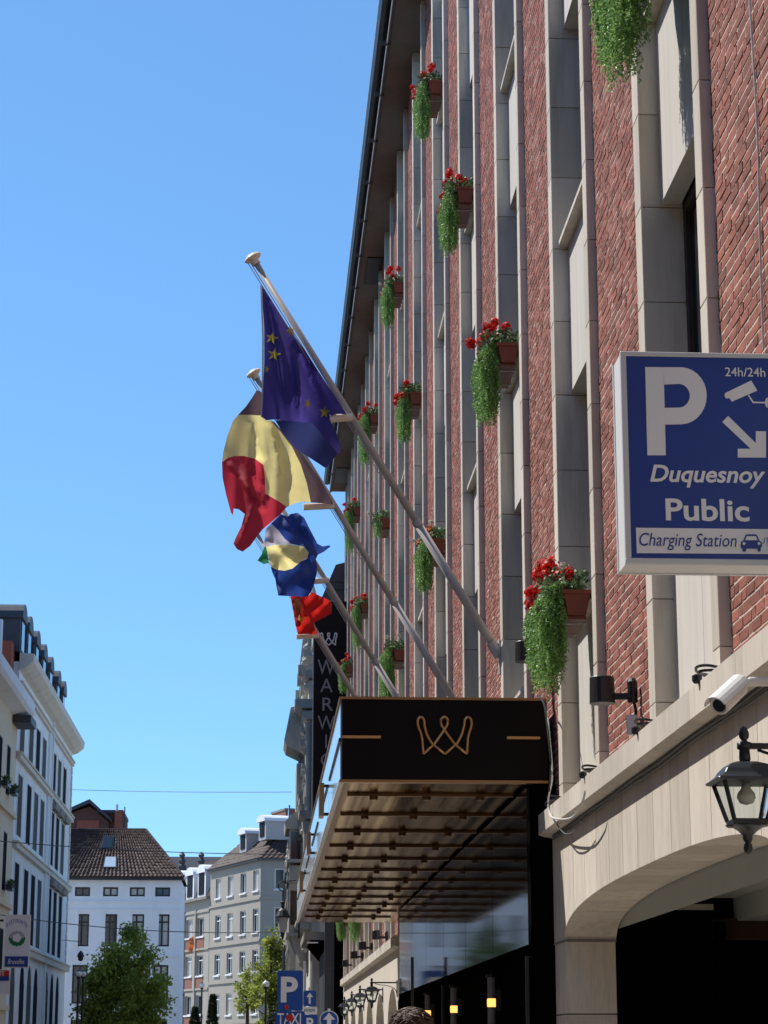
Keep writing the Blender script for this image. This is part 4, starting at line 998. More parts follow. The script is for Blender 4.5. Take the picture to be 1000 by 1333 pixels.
for i in range(3): MB().box(CR1-CR0-2.0, CR1-CR0-1.7, .5+i*.7, .8+i*.7, 16.0, 17.9).build('chimney_pot', M['plaster_white'], cr)
for (yy, zz_) in ((83.9, 11), (81.15, 11), (83.9, 7.4)):
    t = thing('window_box', ('dark planted window box on the cream house, top row beside the white house', 'dark planted window box on the cream house, top row at the picture edge', 'dark planted window box on the cream house, one floor lower')[[(83.9, 11), (81.15, 11), (83.9, 7.4)].index((yy, zz_))], 'window box', (WX+.25, yy+.6, zz_))
    MB().box(-.12, .12, -.5, .5, 0, .2).build('trough', M['metal_black'], t)
    r_ = random.Random(int(yy)); q = MB(); q.t = []
    for _ in range(160):
        c = Vector((r_.uniform(-.10, .14), r_.uniform(-.45, .45), r_.uniform(.12, .38))); l = .09; q.add(rhomb(c, rv(r_), rv(r_), l, l*.4), [(0, 1, 2, 3)]); q.t.append(r_.uniform(-.3, .4))
    q.build('plants', M['leaf_ger'], t, kind='stuff')

# --- cross house (white, tiled roof) facing the camera
HY = 130.0; hx0, hx1 = -15.0, -4.62
ch_ = thing('corner_house', 'white house with brown tiled hipped roof at the end of the street', 'house', (hx0, HY, 0))
wins = []
EZ = 11.15
for a, b in ((-13.9, -13.05), (-12.35, -11.5), (-10.78, -9.9), (-9.15, -8.28), (-7.6, -6.72), (-6.12, -5.25)):
    a -= hx0; b -= hx0; wins += [(a, b, 10.22, 10.75), (a, b, 7.35, 9.2), (a, b, 4.1, 6.3), (a, b, 1.0, 3.2)]
facade(ch_, hx1-hx0, 0, EZ, wins, 'plaster_white', .16, 'frame_dark', 'glass_dark', None, pane_alt='curtain', seed=8, tt=.10)
shell(ch_, hx1-hx0, 7, EZ, 'plaster_white')
for z, h in ((9.85, .10), (9.45, .05), (6.75, .14), (3.6, .15)): MB().box(0, hx1-hx0, -.06, -.002, z, z+h).build('string_course', M['plaster_white'], ch_)
for i in range(7):
    x = 1.05+.0+i*1.55
    if x < hx1-hx0-.1: MB().box(x+.0, x+.34, -.04, -.001, 6.9, 9.45).build('pilaster', M['plaster_white'], ch_)
MB().box(-.1, hx1-hx0+.15, -.35, .1, EZ, EZ+.14).build('gutter', M['metal_black'], ch_)
L_ = hx1-hx0; RZ = 14.35; ry = 3.2; rr0, rr1 = 3.4, L_-2.3
q = MB(); q.add([(-.1, -.3, EZ+.14), (L_+.15, -.3, EZ+.14), (L_+.15, 7.2, EZ+.14), (-.1, 7.2, EZ+.14), (rr0, ry, RZ), (rr1, ry, RZ)], [(0, 1, 5, 4), (1, 2, 5), (2, 3, 4, 5), (3, 0, 4)]); q.build('roof', M['tile_ground'], ch_)
tiles(ch_, [(-.1, -.32, EZ+.16), (L_+.15, -.32, EZ+.16), (rr1, ry-.02, RZ+.02), (rr0, ry-.02, RZ+.02)], 44, 17, 'tile', .085)
q = MB(); q.tube([(rr0, ry, RZ+.05), (rr1, ry, RZ+.05)], .09, 6); q.tube([(rr1, ry, RZ+.05), (L_+.15, -.3, EZ+.2)], .08, 6); q.build('ridge', M['tile'], ch_)
for s0, s1, t0, t1 in ((.495, .60, .56, .84), (.548, .635, .16, .40)):
    A_, B_, C_, D2 = Vector((-.1, -.3, EZ+.14)), Vector((L_+.15, -.3, EZ+.14)), Vector((rr1, ry, RZ)), Vector((rr0, ry, RZ))
    P = lambda s, t: A_.lerp(B_, s).lerp(D2.lerp(C_, s), t)+Vector((0, -.1, .1))
    def qd(g, nm, mt, par, lift):
        pts = [P(s0+g, t0+g*2), P(s1-g, t0+g*2), P(s1-g, t1-g*2), P(s0+g, t1-g*2)]; m_ = MB(); n_ = Vector((0, -.7, .7))*lift
        m_.add([p+n_ for p in pts]+[p-Vector((0, -.7, .7))*.1 for p in pts], [(0, 1, 2, 3), (0, 4, 5, 1), (1, 5, 6, 2), (2, 6, 7, 3), (3, 7, 4, 0)]); return m_.build(nm, M[mt], par)
    wv = qd(0, 'roof_window', 'metal_black', ch_, .0); qd(.008, 'pane', 'glass_dark' if t0 > .5 else 'glass_side', wv, .03)
# red gabled house behind
g = thing('gabled_house', 'dark red brick gabled house peeping over the tiled roof', 'house', (-13.2, 141, 0))
z_ = lambda v, Y: ony(120, v, Y).z
MB().prism([(0, 0), (3.5, 0), (3.5, z_(1070, 141)), (2.27, z_(1050, 141)), (0, z_(1066, 141))], 'y', 0, 6).build('wall', M['brick_old'], g)
q = MB(); q.prism([(-.3, z_(1068, 141)), (2.27, z_(1047, 141)+.05), (3.7, z_(1070, 141)), (3.7, z_(1070, 141)+.15), (2.27, z_(1047, 141)+.3), (-.3, z_(1068, 141)+.15)], 'y', -.3, 6); q.build('roof', M['slate'], g)
MB().box(2.8, 4.35, .2, 6, 0, z_(1058, 141)).build('rear_wing', M['brick_old'], g); MB().box(2.7, 4.4, .1, 6, z_(1058, 141), z_(1054, 141)).build('flat_roof', M['slate'], g)
c_ = MB().box(3.9, 4.35, -.3, .6, 10, z_(1056, 141)).build('chimney', M['brick_red'], g); MB().lathe([(.08, 0), (.08, .45)], c=(4.0, .1, z_(1056, 141)), n=8).build('flue', M['silver'], c_)
MB().box(1.5, 2.9, -.05, 0, z_(1080, 141), z_(1068, 141)).build('brick_band', M['brick_red'], g)
MB().tube([(4.5, 0, 10), (4.5, 0, z_(1050, 141))], .04, 6).build('vent_pipe', M['metal_black'], g)
MB().lathe([(.12, 0), (.2, .3), (.14, .7), (.2, .9)], c=(.35, -.2, z_(1066, 141)), n=8).build('chimney_pot', M['metal_black'], g)

# --- beige corner block, turned towards the street
th = math.atan2(-.945, .32)   # local x direction (0.32,-0.945): towards the camera
BL = 11.3; corner = Vector((.02, 150, 0)); org = corner-Vector((.32, -.945, 0))*BL
bb = thing('apartment_block', 'beige four storey corner block with brown roof and two white dormers', 'building', (org.x, org.y, 0), th)
zrow = [(1133, 1159.6), (1183, 1214), (1236.4, 1265), (1291, 1320)]
zr = [(ony(331, b, 151).z, ony(331, a, 151).z) for a, b in zrow]; zr.append((zr[-1][0]-2.85, zr[-1][1]-2.85))
cols = [(BL-10.0, BL-8.75), (BL-7.2, BL-5.95), (BL-4.35, BL-3.1), (BL-1.6, BL-.4)]
wins = [(a, b, z0, z1) for a, b in cols for z0, z1 in zr]
BEZ = ony(337, 1120, 150).z
facade(bb, BL, 0, BEZ, wins, 'beige', .16, 'sign_white', 'glass_dark', 'plaster_white', pane_alt='curtain', seed=3)
for z0, z1 in zr[:4]: MB().box(0, BL, -.08, -.002, z0-.62, z0-.48).build('string_course', M['beige'], bb)
side = thing('apartment_wing', 'shaded end wall of the beige corner block with two single windows', 'building', (corner.x, corner.y, 0), R(0))
wins = []
for i in range(5): z0, z1 = zr[i]; xa = ony(357, 1160, 150).x; xb = ony(370, 1160, 150).x; wins.append((xa, xb, z0+.05, z1+.05))
facade(side, 9, 0, BEZ, wins, 'beige', .16, 'sign_white', 'glass_dark', 'plaster_white', split=False)
q = MB(); q.box(.3, 8.9, .3, 9, 0, BEZ-.01); q.build('core', M['beige'], side)
for i in range(4): MB().box(.0, 9, -.05, -.002, zr[i][0]-.62, zr[i][0]-.48).build('string_course', M['beige'], side)
MB().box(-.15, 9, -.3, .0, BEZ, BEZ+.12).build('gutter', M['cable'], side)
q = MB(); q.add([(-.2, -.25, BEZ+.1), (9, -.25, BEZ+.1), (9, 3.6, BEZ+3.5), (2.6, 3.6, BEZ+3.5)], [(0, 1, 2, 3)]); q.build('roof', M['tile_ground'], side)
tiles(side, [(-.2, -.28, BEZ+.12), (9, -.28, BEZ+.12), (9, 3.58, BEZ+3.52), (2.6, 3.58, BEZ+3.52)], 26, 14, 'tile', .06)
MB().box(-.05, BL+.05, -.25, .05, BEZ, BEZ+.16).build('gutter', M['cable'], bb)
q = MB(); q.add([(-.1, -.25, BEZ+.1), (BL+.1, -.25, BEZ+.1), (BL-2.2, 3.6, BEZ+3.5), (2.2, 3.6, BEZ+3.5), (-.1, 8, BEZ+.1)], [(0, 1, 2, 3), (0, 3, 4)]); q.build('roof', M['tile_ground'], bb)
tiles(bb, [(-.1, -.28, BEZ+.12), (BL+.1, -.28, BEZ+.12), (BL-2.2, 3.58, BEZ+3.52), (2.2, 3.58, BEZ+3.52)], 34, 14, 'tile', .06)
MB().box(0, BL-.1, .35, 8, 0, BEZ-.01).build('core', M['beige'], bb)
for x, zb in ((BL-5.6, 1.0), (BL-1.4, 1.5)):
    q = MB(); z0 = BEZ+zb; q.box(x-.75, x+.75, .55, 2.6, z0, z0+1.25); o = q.build('dormer', M['pole'], bb)
    pl = [(x-.9, z0+1.25)]+[(x+.9*math.cos(a), z0+1.3+.42*math.sin(a)) for a in [math.pi-math.pi*i/8 for i in range(9)]]+[(x+.9, z0+1.25)]
    MB().prism(pl, 'y', .4, 3.0).build('hood', M['plaster_white'], o); MB().box(x-.45, x+.45, .5, .54, z0+.2, z0+1.2).build('pane', M['glass_far'], o)
for x, y_, w_, z in ((BL-7.5, 3.3, 3.0, 3.95), (BL-3.3, 3.8, 3.8, 4.6)): MB().box(x, x+w_, y_, y_+1.2, BEZ+2.6, BEZ+z).build('chimney', M['brick_far'], bb); MB().box(x-.05, x+w_+.05, y_-.05, y_+1.25, BEZ+z, BEZ+z+.15).build('chimney_cap', M['stone_dark'], bb)
# --- mansard block further left
org2 = org-Vector((.32, -.945, 0))*9.3
m2 = thing('apartment_block', 'narrower grey block with three white dormers and red panels under its windows', 'building', (org2.x, org2.y, 0), th)
YM = 166; M2Z = ony(252, 1176, YM).z
wins = []; colm = [(.6, 1.9), (3.5, 5.1), (6.3, 7.9)]
rowm = [(1198, 1222), (1246, 1272), (1297, 1322)]
zm = [(ony(252, b, YM).z, ony(252, a, YM).z) for a, b in rowm]
for a, b in colm:
    for z0, z1 in zm: wins.append((a, b, z0, z1))
facade(m2, 9.2, 0, M2Z, wins, 'beige', .2, 'sign_white', 'glass_dark', 'plaster_white', pane_alt='curtain', seed=6)
MB().box(0, 9.2, .35, 8, 0, M2Z-.01).build('core', M['beige'], m2)
for a, b in colm:
    for z0, z1 in zm: MB().box(a, b, -.03, .0, z0-1.1, z0-.12).build('brick_panel', M['brick_far'], m2)
    MB().box(a-.35, a-.15, -.12, -.001, 0, M2Z-.6).build('pilaster', M['beige'], m2)
for z0, z1 in zm: MB().box(0, 9.2, -.07, -.002, z1+.35, z1+.5).build('string_course', M['beige'], m2)
MB().box(-.05, 9.25, -.3, .1, M2Z, M2Z+.2).build('cornice', M['stone_dark'], m2)
q = MB(); q.prism([(0, M2Z+.2), (8, M2Z+.2), (7, M2Z+3.2), (1.4, M2Z+3.0)], 'x', 0, 9.2); q.build('mansard_roof', M['tile_ground'], m2)
for a, b in ((.4, 2.1), (3.3, 5.2), (6.2, 8.1)):
    q = MB(); q.box(a, b, 0, 2, M2Z+.2, M2Z+2.0); cx = (a+b)/2; hw_ = (b-a)/2+.1
    q.prism([(cx+hw_*math.cos(t_), M2Z+2.0+.6*math.sin(t_)) for t_ in [math.pi*i/8 for i in range(9)]], 'y', -.1, 2.1); o = q.build('dormer', M['plaster_white'], m2)
    MB().box(a+.3, b-.3, -.04, -.01, M2Z+.4, M2Z+2.0).build('pane', M['glass_far'], o)
t = thing('banner', 'crumpled orange cloth hanging from a window of the narrow grey block', 'cloth', (org2.x-.3, org2.y, 0))
Pa = ony(249, 1219, 163)
cloth([(246, 1222), (252, 1219), (253, 1230), (251, 1238), (245, 1240), (247, 1230)], 163, lambda u, v: .1*math.sin(v*.5), M['petal_orange'], t, tuple(t.location), 'cloth', 2)
# dark roof far behind
fr_ = thing('far_building', 'long dark slate roof with stone ornaments far behind the blocks', 'building', (-10.5, 195, 0))
a, b = ony(205, 1112, 195), ony(290, 1112, 195); fz = a.z; x0, x1 = a.x+10.5, b.x+10.5+4
MB().box(x0, x1, 0, 10, 0, fz-2.6).build('wall', M['stone_dark'], fr_); q = MB(); q.prism([(-.3, fz-2.6), (10, fz-2.6), (6, fz), (2.5, fz)], 'x', x0, x1); q.build('roof', M['slate'], fr_)
for u in (237, 262): 
    P = ony(u, 1130, 194.4); q = MB(); q.lathe([(.35, 0), (.35, .4), (.2, .5), (.32, .8), (.18, 1.1), (.28, 1.3), (.05, 1.6)], c=(P.x+10.5, -.8, P.z-.2), n=8); q.build('ornament', M['slate'], fr_)

# --- unseen houses added around the viewer to keep sky light off shaded faces
b_ = thing('town_house', 'unseen brick town house added behind the viewer to block sky light', 'house', (-16, -24, 0))
bw_ = []
for i in range(9):
    for z in (1.2, 4.6, 8.0, 11.4, 14.6): bw_.append((1+i*2.9, 2.3+i*2.9, z, z+2.0))
b_.rotation_euler = (0, 0, math.pi); b_.location = (14, -24, 0)
facade(b_, 28, 0, 18.5, bw_, 'brick_far', .15, 'plaster_white', 'glass_dark', 'stone_dark'); shell(b_, 28, 8, 18.5, 'brick_far')
b_ = thing('town_house', 'unseen brick town house added beside the viewer to block sky light', 'house', (2.75, 5.4, 0), R(-90))
facade(b_, 29, 0, 18.5, bw_, 'brick_far', .15, 'plaster_white', 'glass_dark', 'stone_dark'); shell(b_, 29, 10, 18.5, 'brick_far')
b_ = thing('town_house', 'unseen brown brick town house added across the road to block sky light', 'house', (WX, -23, 0), R(90))
facade(b_, 30, 0, 16.5, [w_ for w_ in bw_ if w_[3] < 15], 'brick_far', .15, 'plaster_white', 'glass_dark', 'stone_dark'); shell(b_, 30, 9, 16.5, 'brick_far')

# ------------------------------------------------------------------ ornate houses beyond the hotel, right side
# first neighbour with slate gable behind the black sign
nb1 = thing('slate_roofed_house', 'dark slate roofed house next to the brick building, above the black vertical sign', 'house', (2.0, 70, 0))
za = ony(430, 735, 71).z; zb = ony(418, 790, 71).z
q = MB(); q.box(.05, 8, 0, 6.5, 0, zb-.5); q.build('wall', M['slate'], nb1)
q = MB(); x1_ = ony(436, 735, 71).x-2; x0_ = ony(416, 782, 71).x-2
q.prism([(x0_, zb), (x1_, za-.2), (x1_+.7, za), (8, za), (8, zb)], 'y', .1, 6.4); q.build('mansard_roof', M['slate'], nb1)
q = MB(); q.box(x0_-.12, .4, -.05, 6.6, zb-.5, zb); q.box(x0_-.05, .3, -.02, 6.5, zb-.9, zb-.5); q.build('cornice', M['stone_old'], nb1)
for i in range(int((za-zb-.9)/.25)): MB().box(x0_+(x1_-x0_)*min(1, (.4+i*.25)/(za-zb-.2))+.06, 2.5, .05, .1, zb+.4+i*.25, zb+.43+i*.25).build('slate_course', M['zinc'], nb1)
MB().box(.35, 1.5, -.03, .0, 0, 6.0).build('shop_side', M['black_wall'], nb1)
# ornate gabled guild style house
def ornate(Y0_, Lh, base, X, label, steps, seed):
    t = thing('ornate_house', label, 'house', (X, Y0_, 0), R(-90)); r_ = random.Random(seed)   # local x -> -Y, so origin at far end
    return t
OY = 77.0; OX = 1.75; OL = 9.0
on = thing('ornate_house', 'ornate grey stone gabled house with scrolls, oriel and balustrades beyond the black sign', 'house', (OX, OY, 0))
q = MB(); q.box(.0, 8, 0, OL, 0, 13.6); q.build('wall', M['stone_panel'], on)
# curvy gable rising in steps, facing the street: profile along Y, thickness in X
gz = 13.6
gp_ = [(0, gz), (OL, gz), (OL, gz+.7), (OL-1.2, gz+.9), (OL-1.4, gz+1.9), (OL-2.4, gz+2.2), (OL-2.6, gz+3.1), (OL/2+.5, gz+3.5), (OL/2, gz+4.2), (OL/2-.5, gz+3.5), (2.6, gz+3.1), (2.4, gz+2.2), (1.4, gz+1.9), (1.2, gz+.9), (0, gz+.7)]
q = MB(); q.prism(gp_, 'x', -.12, .5); q.build('gable', M['stone_panel'], on)
q = MB(); r_ = random.Random(11)
for z, p in ((14.15, .30), (14.8, .34), (15.3, .30), (15.75, .26), (16.5, .24), (12.6, .45), (12.1, .40), (11.3, .34), (9.2, .36), (10.8, .3)):
    for i in range(20): q.box(-p*r_.uniform(.6, 1.05), .0, .12+i*.44, .12+i*.44+.2, z-.12, z+.12*r_.uniform(.5, 1.2))
q.build('dentils', M['stone_old'], on, kind='stuff')
for yy in (.25, 1.9, 6.3, 8.0): MB().box(-.16, -.002, yy, yy+.28, 5.9, 12.8).build('pilaster', M['plaster_white'], on)
for yy in (.2, 2.1, 5.9, 8.3): MB().box(-.5, -.0, yy, yy+.5, 14.5, 14.9).build('corbel_block', M['stone_old'], on)
def pr(mb_, pts, y0, y1, mi=0): mb_.prism(pts, 'y', y0, y1, mi); return mb_
q = MB()
for z, p, h in ((14.4, .35, .25), (13.3, .6, .32), (12.9, .35, .3), (9.4, .42, .3), (5.6, .5, .3), (16.2, .3, .2)):
    q.prism([(.0, z), (-p*.6, z), (-p, z+h*.6), (-p, z+h), (.0, z+h)], 'y', -.15, OL+.1)
q.build('cornice', M['stone_old'], on)
# projecting dormer hood with slanted face
q = MB(); q.prism([(0, 11.9), (-.86, 12.3), (-.95, 12.5), (-.72, 13.7), (0, 13.9)], 'y', 2.4, 5.2); q.build('dormer_hood', M['stone_old'], on)
# oriel
q = MB(); q.box(-.72, 0, 2.6, 5.6, 5.6, 9.3); q.box(-.48, 0, 2.8, 5.4, 9.3, 11.7); q.prism([(0, 9.3), (-.86, 9.3), (-.9, 9.55), (-.55, 9.9), (0, 9.9)], 'y', 2.5, 5.7); q.prism([(0, 4.3), (-.3, 4.6), (-.72, 5.6), (0, 5.6)], 'y', 2.7, 5.5); q.build('oriel', M['stone_old'], on)
for z in (6.2, 8.6): 
    for yy in (2.9, 4.3): MB().box(-.75, -.7, yy, yy+1.0, z, z+1.6).build('window', M['glass_dark'], on)
for z in (6.3, 10.0, 12.2):
    for yy in (.5, 6.6): MB().box(-.04, .02, yy, yy+1.3, z, z+1.8).build('window', M['glass_dark'], on)
for z in (5.9, 8.0): MB().box(-.66, -.12, 2.58, 2.605, z, z+1.2).build('panel', M['glass_dark'], on)
for z in (7.4, 8.1, 5.5): MB().box(-.80, 0, 2.5, 5.7, z, z+.12).build('oriel_band', M['stone_old'], on)
for yy in (-.02, 2.45, 5.5, 8.7):
    q = MB(); q.lathe([(.16, 5.9), (.13, 6.1), (.13, 8.9), (.18, 9.1), (.2, 9.3)], c=(-.14, yy+.15, 0), n=10); q.lathe([(.14, 9.7), (.11, 9.9), (.11, 12.4), (.17, 12.8)], c=(-.12, yy+.15, 0), n=10); q.build('column', M['stone_old'], on)
r_ = random.Random(5); q = MB()
for i in range(60):      # carved relief: small scrolls and bosses
    yy = r_.uniform(0, OL); z = r_.choice([12.0, 12.4, 14.0, 14.9, 15.4, 9.0, 9.15, 5.2]); q.lathe([(.02, -.12), (.12, -.06), (.15, .05), (.06, .14)], c=(-.13-r_.random()*.08, yy, z+r_.uniform(-.2, .3)), n=6, axis=(-1, r_.uniform(-.4, .4), r_.uniform(-.5, .5)))
q.build('carving', M['stone_old'], on, kind='stuff')
for i in range(22): MB().lathe([(.05, 0), (.09, .18), (.05, .4), (.07, .5)], c=(-.38, .2+i*.4, 9.72), n=6).build('baluster', M['stone_old'], on)
MB().box(-.46, -.3, 0, OL, 10.22, 10.32).build('balcony_rail', M['stone_old'], on)
for yy, z in ((.6, 13.7), (4.5, 17.8), (8.5, 14.2), (2.0, 15.6)): MB().lathe([(.14, 0), (.2, .1), (.08, .25), (.16, .5), (.03, .95)], c=(.1, yy, z), n=8).build('finial', M['stone_old'], on)
# second, further ornate house
o2 = thing('ornate_house', 'farther narrow stone house with balconies and pinnacles, its profile against the sky', 'house', (1.42, 87.5, 0))
q = MB(); q.box(0, 8, 0, 9, 0, 9.0); q.build('wall', M['stone_panel'], o2)
for z in (5.4, 8.2):
    for i in range(11): MB().box(-.30, -.26, .1+i*.8, .1+i*.8+.5, z-.2, z+.2).build('relief_panel', M['stone_old'], o2)
q = MB()
for z, p, h in ((8.8, .32, .3), (7.1, .38, .22), (4.3, .45, .28)): q.prism([(0, z), (-p*.6, z), (-p, z+h*.6), (-p, z+h), (0, z+h)], 'y', -.1, 9)
q.build('cornice', M['stone_old'], o2)
for yy in (0, 3.1, 6.2, 8.7):
    q = MB(); q.box(-.25, 0, yy, yy+.35, 4.6, 9.3); q.lathe([(.22, 9.3), (.26, 9.5), (.14, 9.7), (.2, 9.95), (.05, 10.3)], c=(-.12, yy+.17, 0), n=8); q.build('buttress', M['stone_old'], o2)
for z in (4.6, 7.4):
    for i in range(22): MB().tube([(-.42, .1+i*.4, z), (-.42, .1+i*.4, z+.9)], .018, 5).build('railing_bar', M['metal_black'], o2)
    MB().box(-.45, -.39, 0, 9, z+.9, z+.95).build('railing_top', M['metal_black'], o2)
    for yy in (.8, 3.9, 6.9): MB().box(-.03, 0, yy, yy+1.5, z+.05, z+2.2).build('window', M['glass_dark'], o2)
# chain of plain houses closing the street on the right
o3 = thing('shop_house', 'shaded low house with awning below the ornate houses', 'house', (1.3, 97, 0))
MB().box(0, 8, 0, 28, 0, 7.5).build('wall', M['stone_dark'], o3); MB().prism([(0, 3.4), (-.9, 2.9), (-.9, 2.8), (0, 3.2)], 'y', 0, 12).build('awning', M['metal_black'], o3); MB().box(-.1, 8, 0, 28, 7.5, 7.8).build('cornice', M['stone_old'], o3)
for i in range(6): MB().box(-.02, .02, 1+i*3.2, 2.5+i*3.2, 4.2, 6.4).build('window', M['glass_dark'], o3)
aw = thing('shop_awning', 'dark canopy with underside lights projecting at street level beyond the brick building', 'awning', (.95, 70.5, 0))
a = ony(396, 1213, 70.5); MB().box(a.x-.95, 1.7, 0, 6, a.z-.25, a.z).build('slab', M['stone_dark'], aw); MB().prism([(a.x-.75, a.z-.25), (1.6, a.z-.25), (1.6, a.z-1.3), (a.x+.2, a.z-1.0)], 'y', .2, 5.5).build('cove', M['black_wall'], aw)
MB().box(.55, .9, -.02, 0.0, a.z-.36, a.z-.32).build('light_strip', M['sign_white'], aw)
for x in (.5, .72): MB().lathe([(.04, 0), (.04, a.z-.9)], c=(x, .3, 0), n=8).build('post', M['silver'], aw)
# scroll bracket lantern
hl = thing('hanging_lantern', 'black lantern hanging from an iron scroll in front of the ornate house', 'lantern', ony(368, 1197, 72))
s_ = 72/2850; q = MB(); q.tube(catmull([(math.cos(a)*6*s_, 0, 42*s_+math.sin(a)*6*s_) for a in [i*math.pi/5 for i in range(11)]], 3), .02, 5); q.tube([(.0, 0, 48*s_), (.55, 0, 50*s_)], .022, 5); q.tube([(0, 0, 36*s_), (0, 0, 20*s_)], .02, 5); q.box(.5, .56, -.04, .04, -.6, 50*s_); q.build('scroll', M['metal_black'], hl)
q = MB(); q.lathe([(.05, -.42), (.12, -.38), (.17, .0), (.18, .05)], n=8); q.build('glass_body', M['curtain'], hl)
q = MB(); q.lathe([(.25, .05), (.24, .1), (.15, .28), (.06, .36), (.05, .5), (.1, .55), (.02, .6)], n=12); q.build('hood', M['metal_black'], hl)
q = MB(); q.lathe([(.02, -.62), (.06, -.5), (.06, -.42)], n=8); q.build('finial', M['metal_black'], hl)

# ------------------------------------------------------------------ street signs
def sign_post(nm, label, u, v, Y, parts):
    P = ony(u, v, Y); t = thing(nm, label, 'road sign', (P.x, Y, 0)); MB().lathe([(.035, 0), (.035, P.z+.3)], n=10, c=(0, .06, 0)).build('post', M['silver'], t); return t, P
t, P = sign_post('parking_sign', 'blue road sign with white letter P above a second blue panel reading TAXI', 377.5, 1290, 52, 0); O = Vector(t.location)
def plate(t, O, u0, v0, u1, v1, Y, mat, name='plate', rnd_=.05):
    a, b = ony(u0, v1, Y), ony(u1, v0, Y); q = MB(); r = rnd_; x0, x1, z0, z1 = a.x-O.x, b.x-O.x, a.z-O.z, b.z-O.z
    pl = []
    for cx, cz, st in ((x1-r, z1-r, 0), (x0+r, z1-r, 90), (x0+r, z0+r, 180), (x1-r, z0+r, 270)): pl += [(cx+r*math.cos(R(st+i*30)), cz+r*math.sin(R(st+i*30))) for i in range(4)]
    q.prism(pl, 'y', Y-O.y-.01, Y-O.y+.015); return q.build(name, M[mat], t)
plate(t, O, 361, 1263.5, 394.5, 1316, 52, 'sign_blue2'); plate(t, O, 358, 1316.5, 397, 1346, 52, 'sign_blue2')
o = px_text('P', M['sign_white'], 365.5, 1271.5, 388, 1305, 52-.014, t, O, bold=.035, name='letter')
px_text('TAXI', M['sign_white'], 361, 1319, 392, 1333.5, 52-.014, t, O, bold=.01, name='lettering')
px_poly([(373+3*math.cos(a), 1311+3.2*math.sin(a)) for a in [i*math.pi/5 for i in range(10)]], M['red_paint'], 52-.016, t, O, 'sticker'); px_poly([(377+5*math.cos(a), 1325+5*math.sin(a)) for a in [i*math.pi/5 for i in range(10)]], M['red_paint'], 52-.018, t, O, 'sticker')
t, P = sign_post('one_way_sign', 'small square blue sign with white up arrow behind the parking sign', 403, 1300, 62, 0); O = Vector(t.location)
plate(t, O, 395, 1289.5, 411.5, 1310, 62, 'sign_blue2'); px_poly([(402, 1307), (402, 1298), (399, 1298), (403.3, 1292), (407.5, 1298), (404.5, 1298), (404.5, 1307)], M['sign_white'], 62-.014, t, O, 'arrow')
plate(t, O, 393, 1311, 413, 1320.5, 62, 'sign_white', 'sub_plate', .02)
px_text('excepte', M['metal_black'], 396, 1313, 410, 1318.5, 62-.016, t, O, name='lettering')
plate(t, O, 392, 1321, 413.5, 1345, 62, 'sign_blue2'); px_text('P', M['sign_white'], 399, 1325, 408, 1340, 62-.014, t, O, bold=.03, name='letter')
t, P = sign_post('direction_sign', 'round blue sign with white up arrow below the canopy end', 428.5, 1328, 60, 0); O = Vector(t.location)
for rr, mt, yy, nm in ((12.3, 'sign_white', 60, 'rim'), (11.2, 'sign_blue2', 60-.006, 'disc')):
    px_poly([(428.5+rr*math.cos(a), 1328+rr*math.sin(a)) for a in [i*math.pi/14 for i in range(28)]], M[mt], yy, t, O, nm)
px_poly([(425.7, 1338), (425.7, 1327.5), (420.5, 1327.5), (428.5, 1318.5), (436.5, 1327.5), (431.3, 1327.5), (431.3, 1338)], M['sign_white'], 60-.016, t, O, 'arrow')

# left hand signs
rs = thing('restaurant_sign', 'hanging restaurant sign with a flower wreath and blue band at the left edge', 'sign', ony(21, 1225, 62)); O = Vector(rs.location)
def pl2(u0, v0, u1, v1, Y, mat, name, th_=.12):
    a, b = ony(u0, v1, Y)-O, ony(u1, v0, Y)-O; return MB().box(a.x, b.x, Y-O.y, Y-O.y+th_, a.z, b.z).build(name, M[mat], rs)
pl2(4.5, 1191, 40, 1260, 62, 'plaster_white', 'panel'); pl2(6, 1245, 36.5, 1258.5, 62-.02, 'sign_blue', 'name_band', .015)
n_ = 'RISTORANTE'
for i, c_ in enumerate(n_):
    tt = (i-4.5)/4.5; u = 22+tt*12.5; v = 1199.5+5.5*tt*tt
    px_text(c_, M['sign_blue'], u-1.2 if c_ != 'I' else u-.4, v-3.2, u+1.2 if c_ != 'I' else u+.4, v+2.2, 62-.006, rs, O, name='letter')
px_text('Bruxelles', M['sign_white'], 10, 1248.5, 32, 1255, 62-.024, rs, O, shear=.3, name='lettering')
r_ = random.Random(2)
for i in range(12):
    a = i*math.pi/6; c = (22+8*math.cos(a), 1222+7*math.sin(a)); mt = 'f_green' if i in (0, 1, 2, 3, 4, 5, 6) else 'pole'
    rad = 3.4; px_poly([(c[0]+rad*math.cos(b)*.9, c[1]+rad*math.sin(b)) for b in [j*math.pi/4+.2 for j in range(8)]], M[mt], 62-.006-.0006*i, rs, O, 'leaf_motif' if mt == 'f_green' else 'petal_motif')
for i in range(5):
    a = i*1.256; px_poly([(22+3.2*math.cos(a)+3*math.cos(b), 1221+3*math.sin(a)+3*math.sin(b)) for b in [j*math.pi/4 for j in range(8)]], M['sign_white'], 62-.015-.0008*i, rs, O, 'flower_motif')
a = ony(4.5, 1195, 62)-O
for dz_ in (.1, 1.2): MB().box(a.x-2.5, a.x, .03, .09, a.z-dz_, a.z-dz_+.06).build('bracket_arm', M['metal_black'], rs)
ss = thing('shop_sign', 'small red, blue and white shop sign at the lower left edge', 'sign', ony(5, 1277, 58)); O = Vector(ss.location)
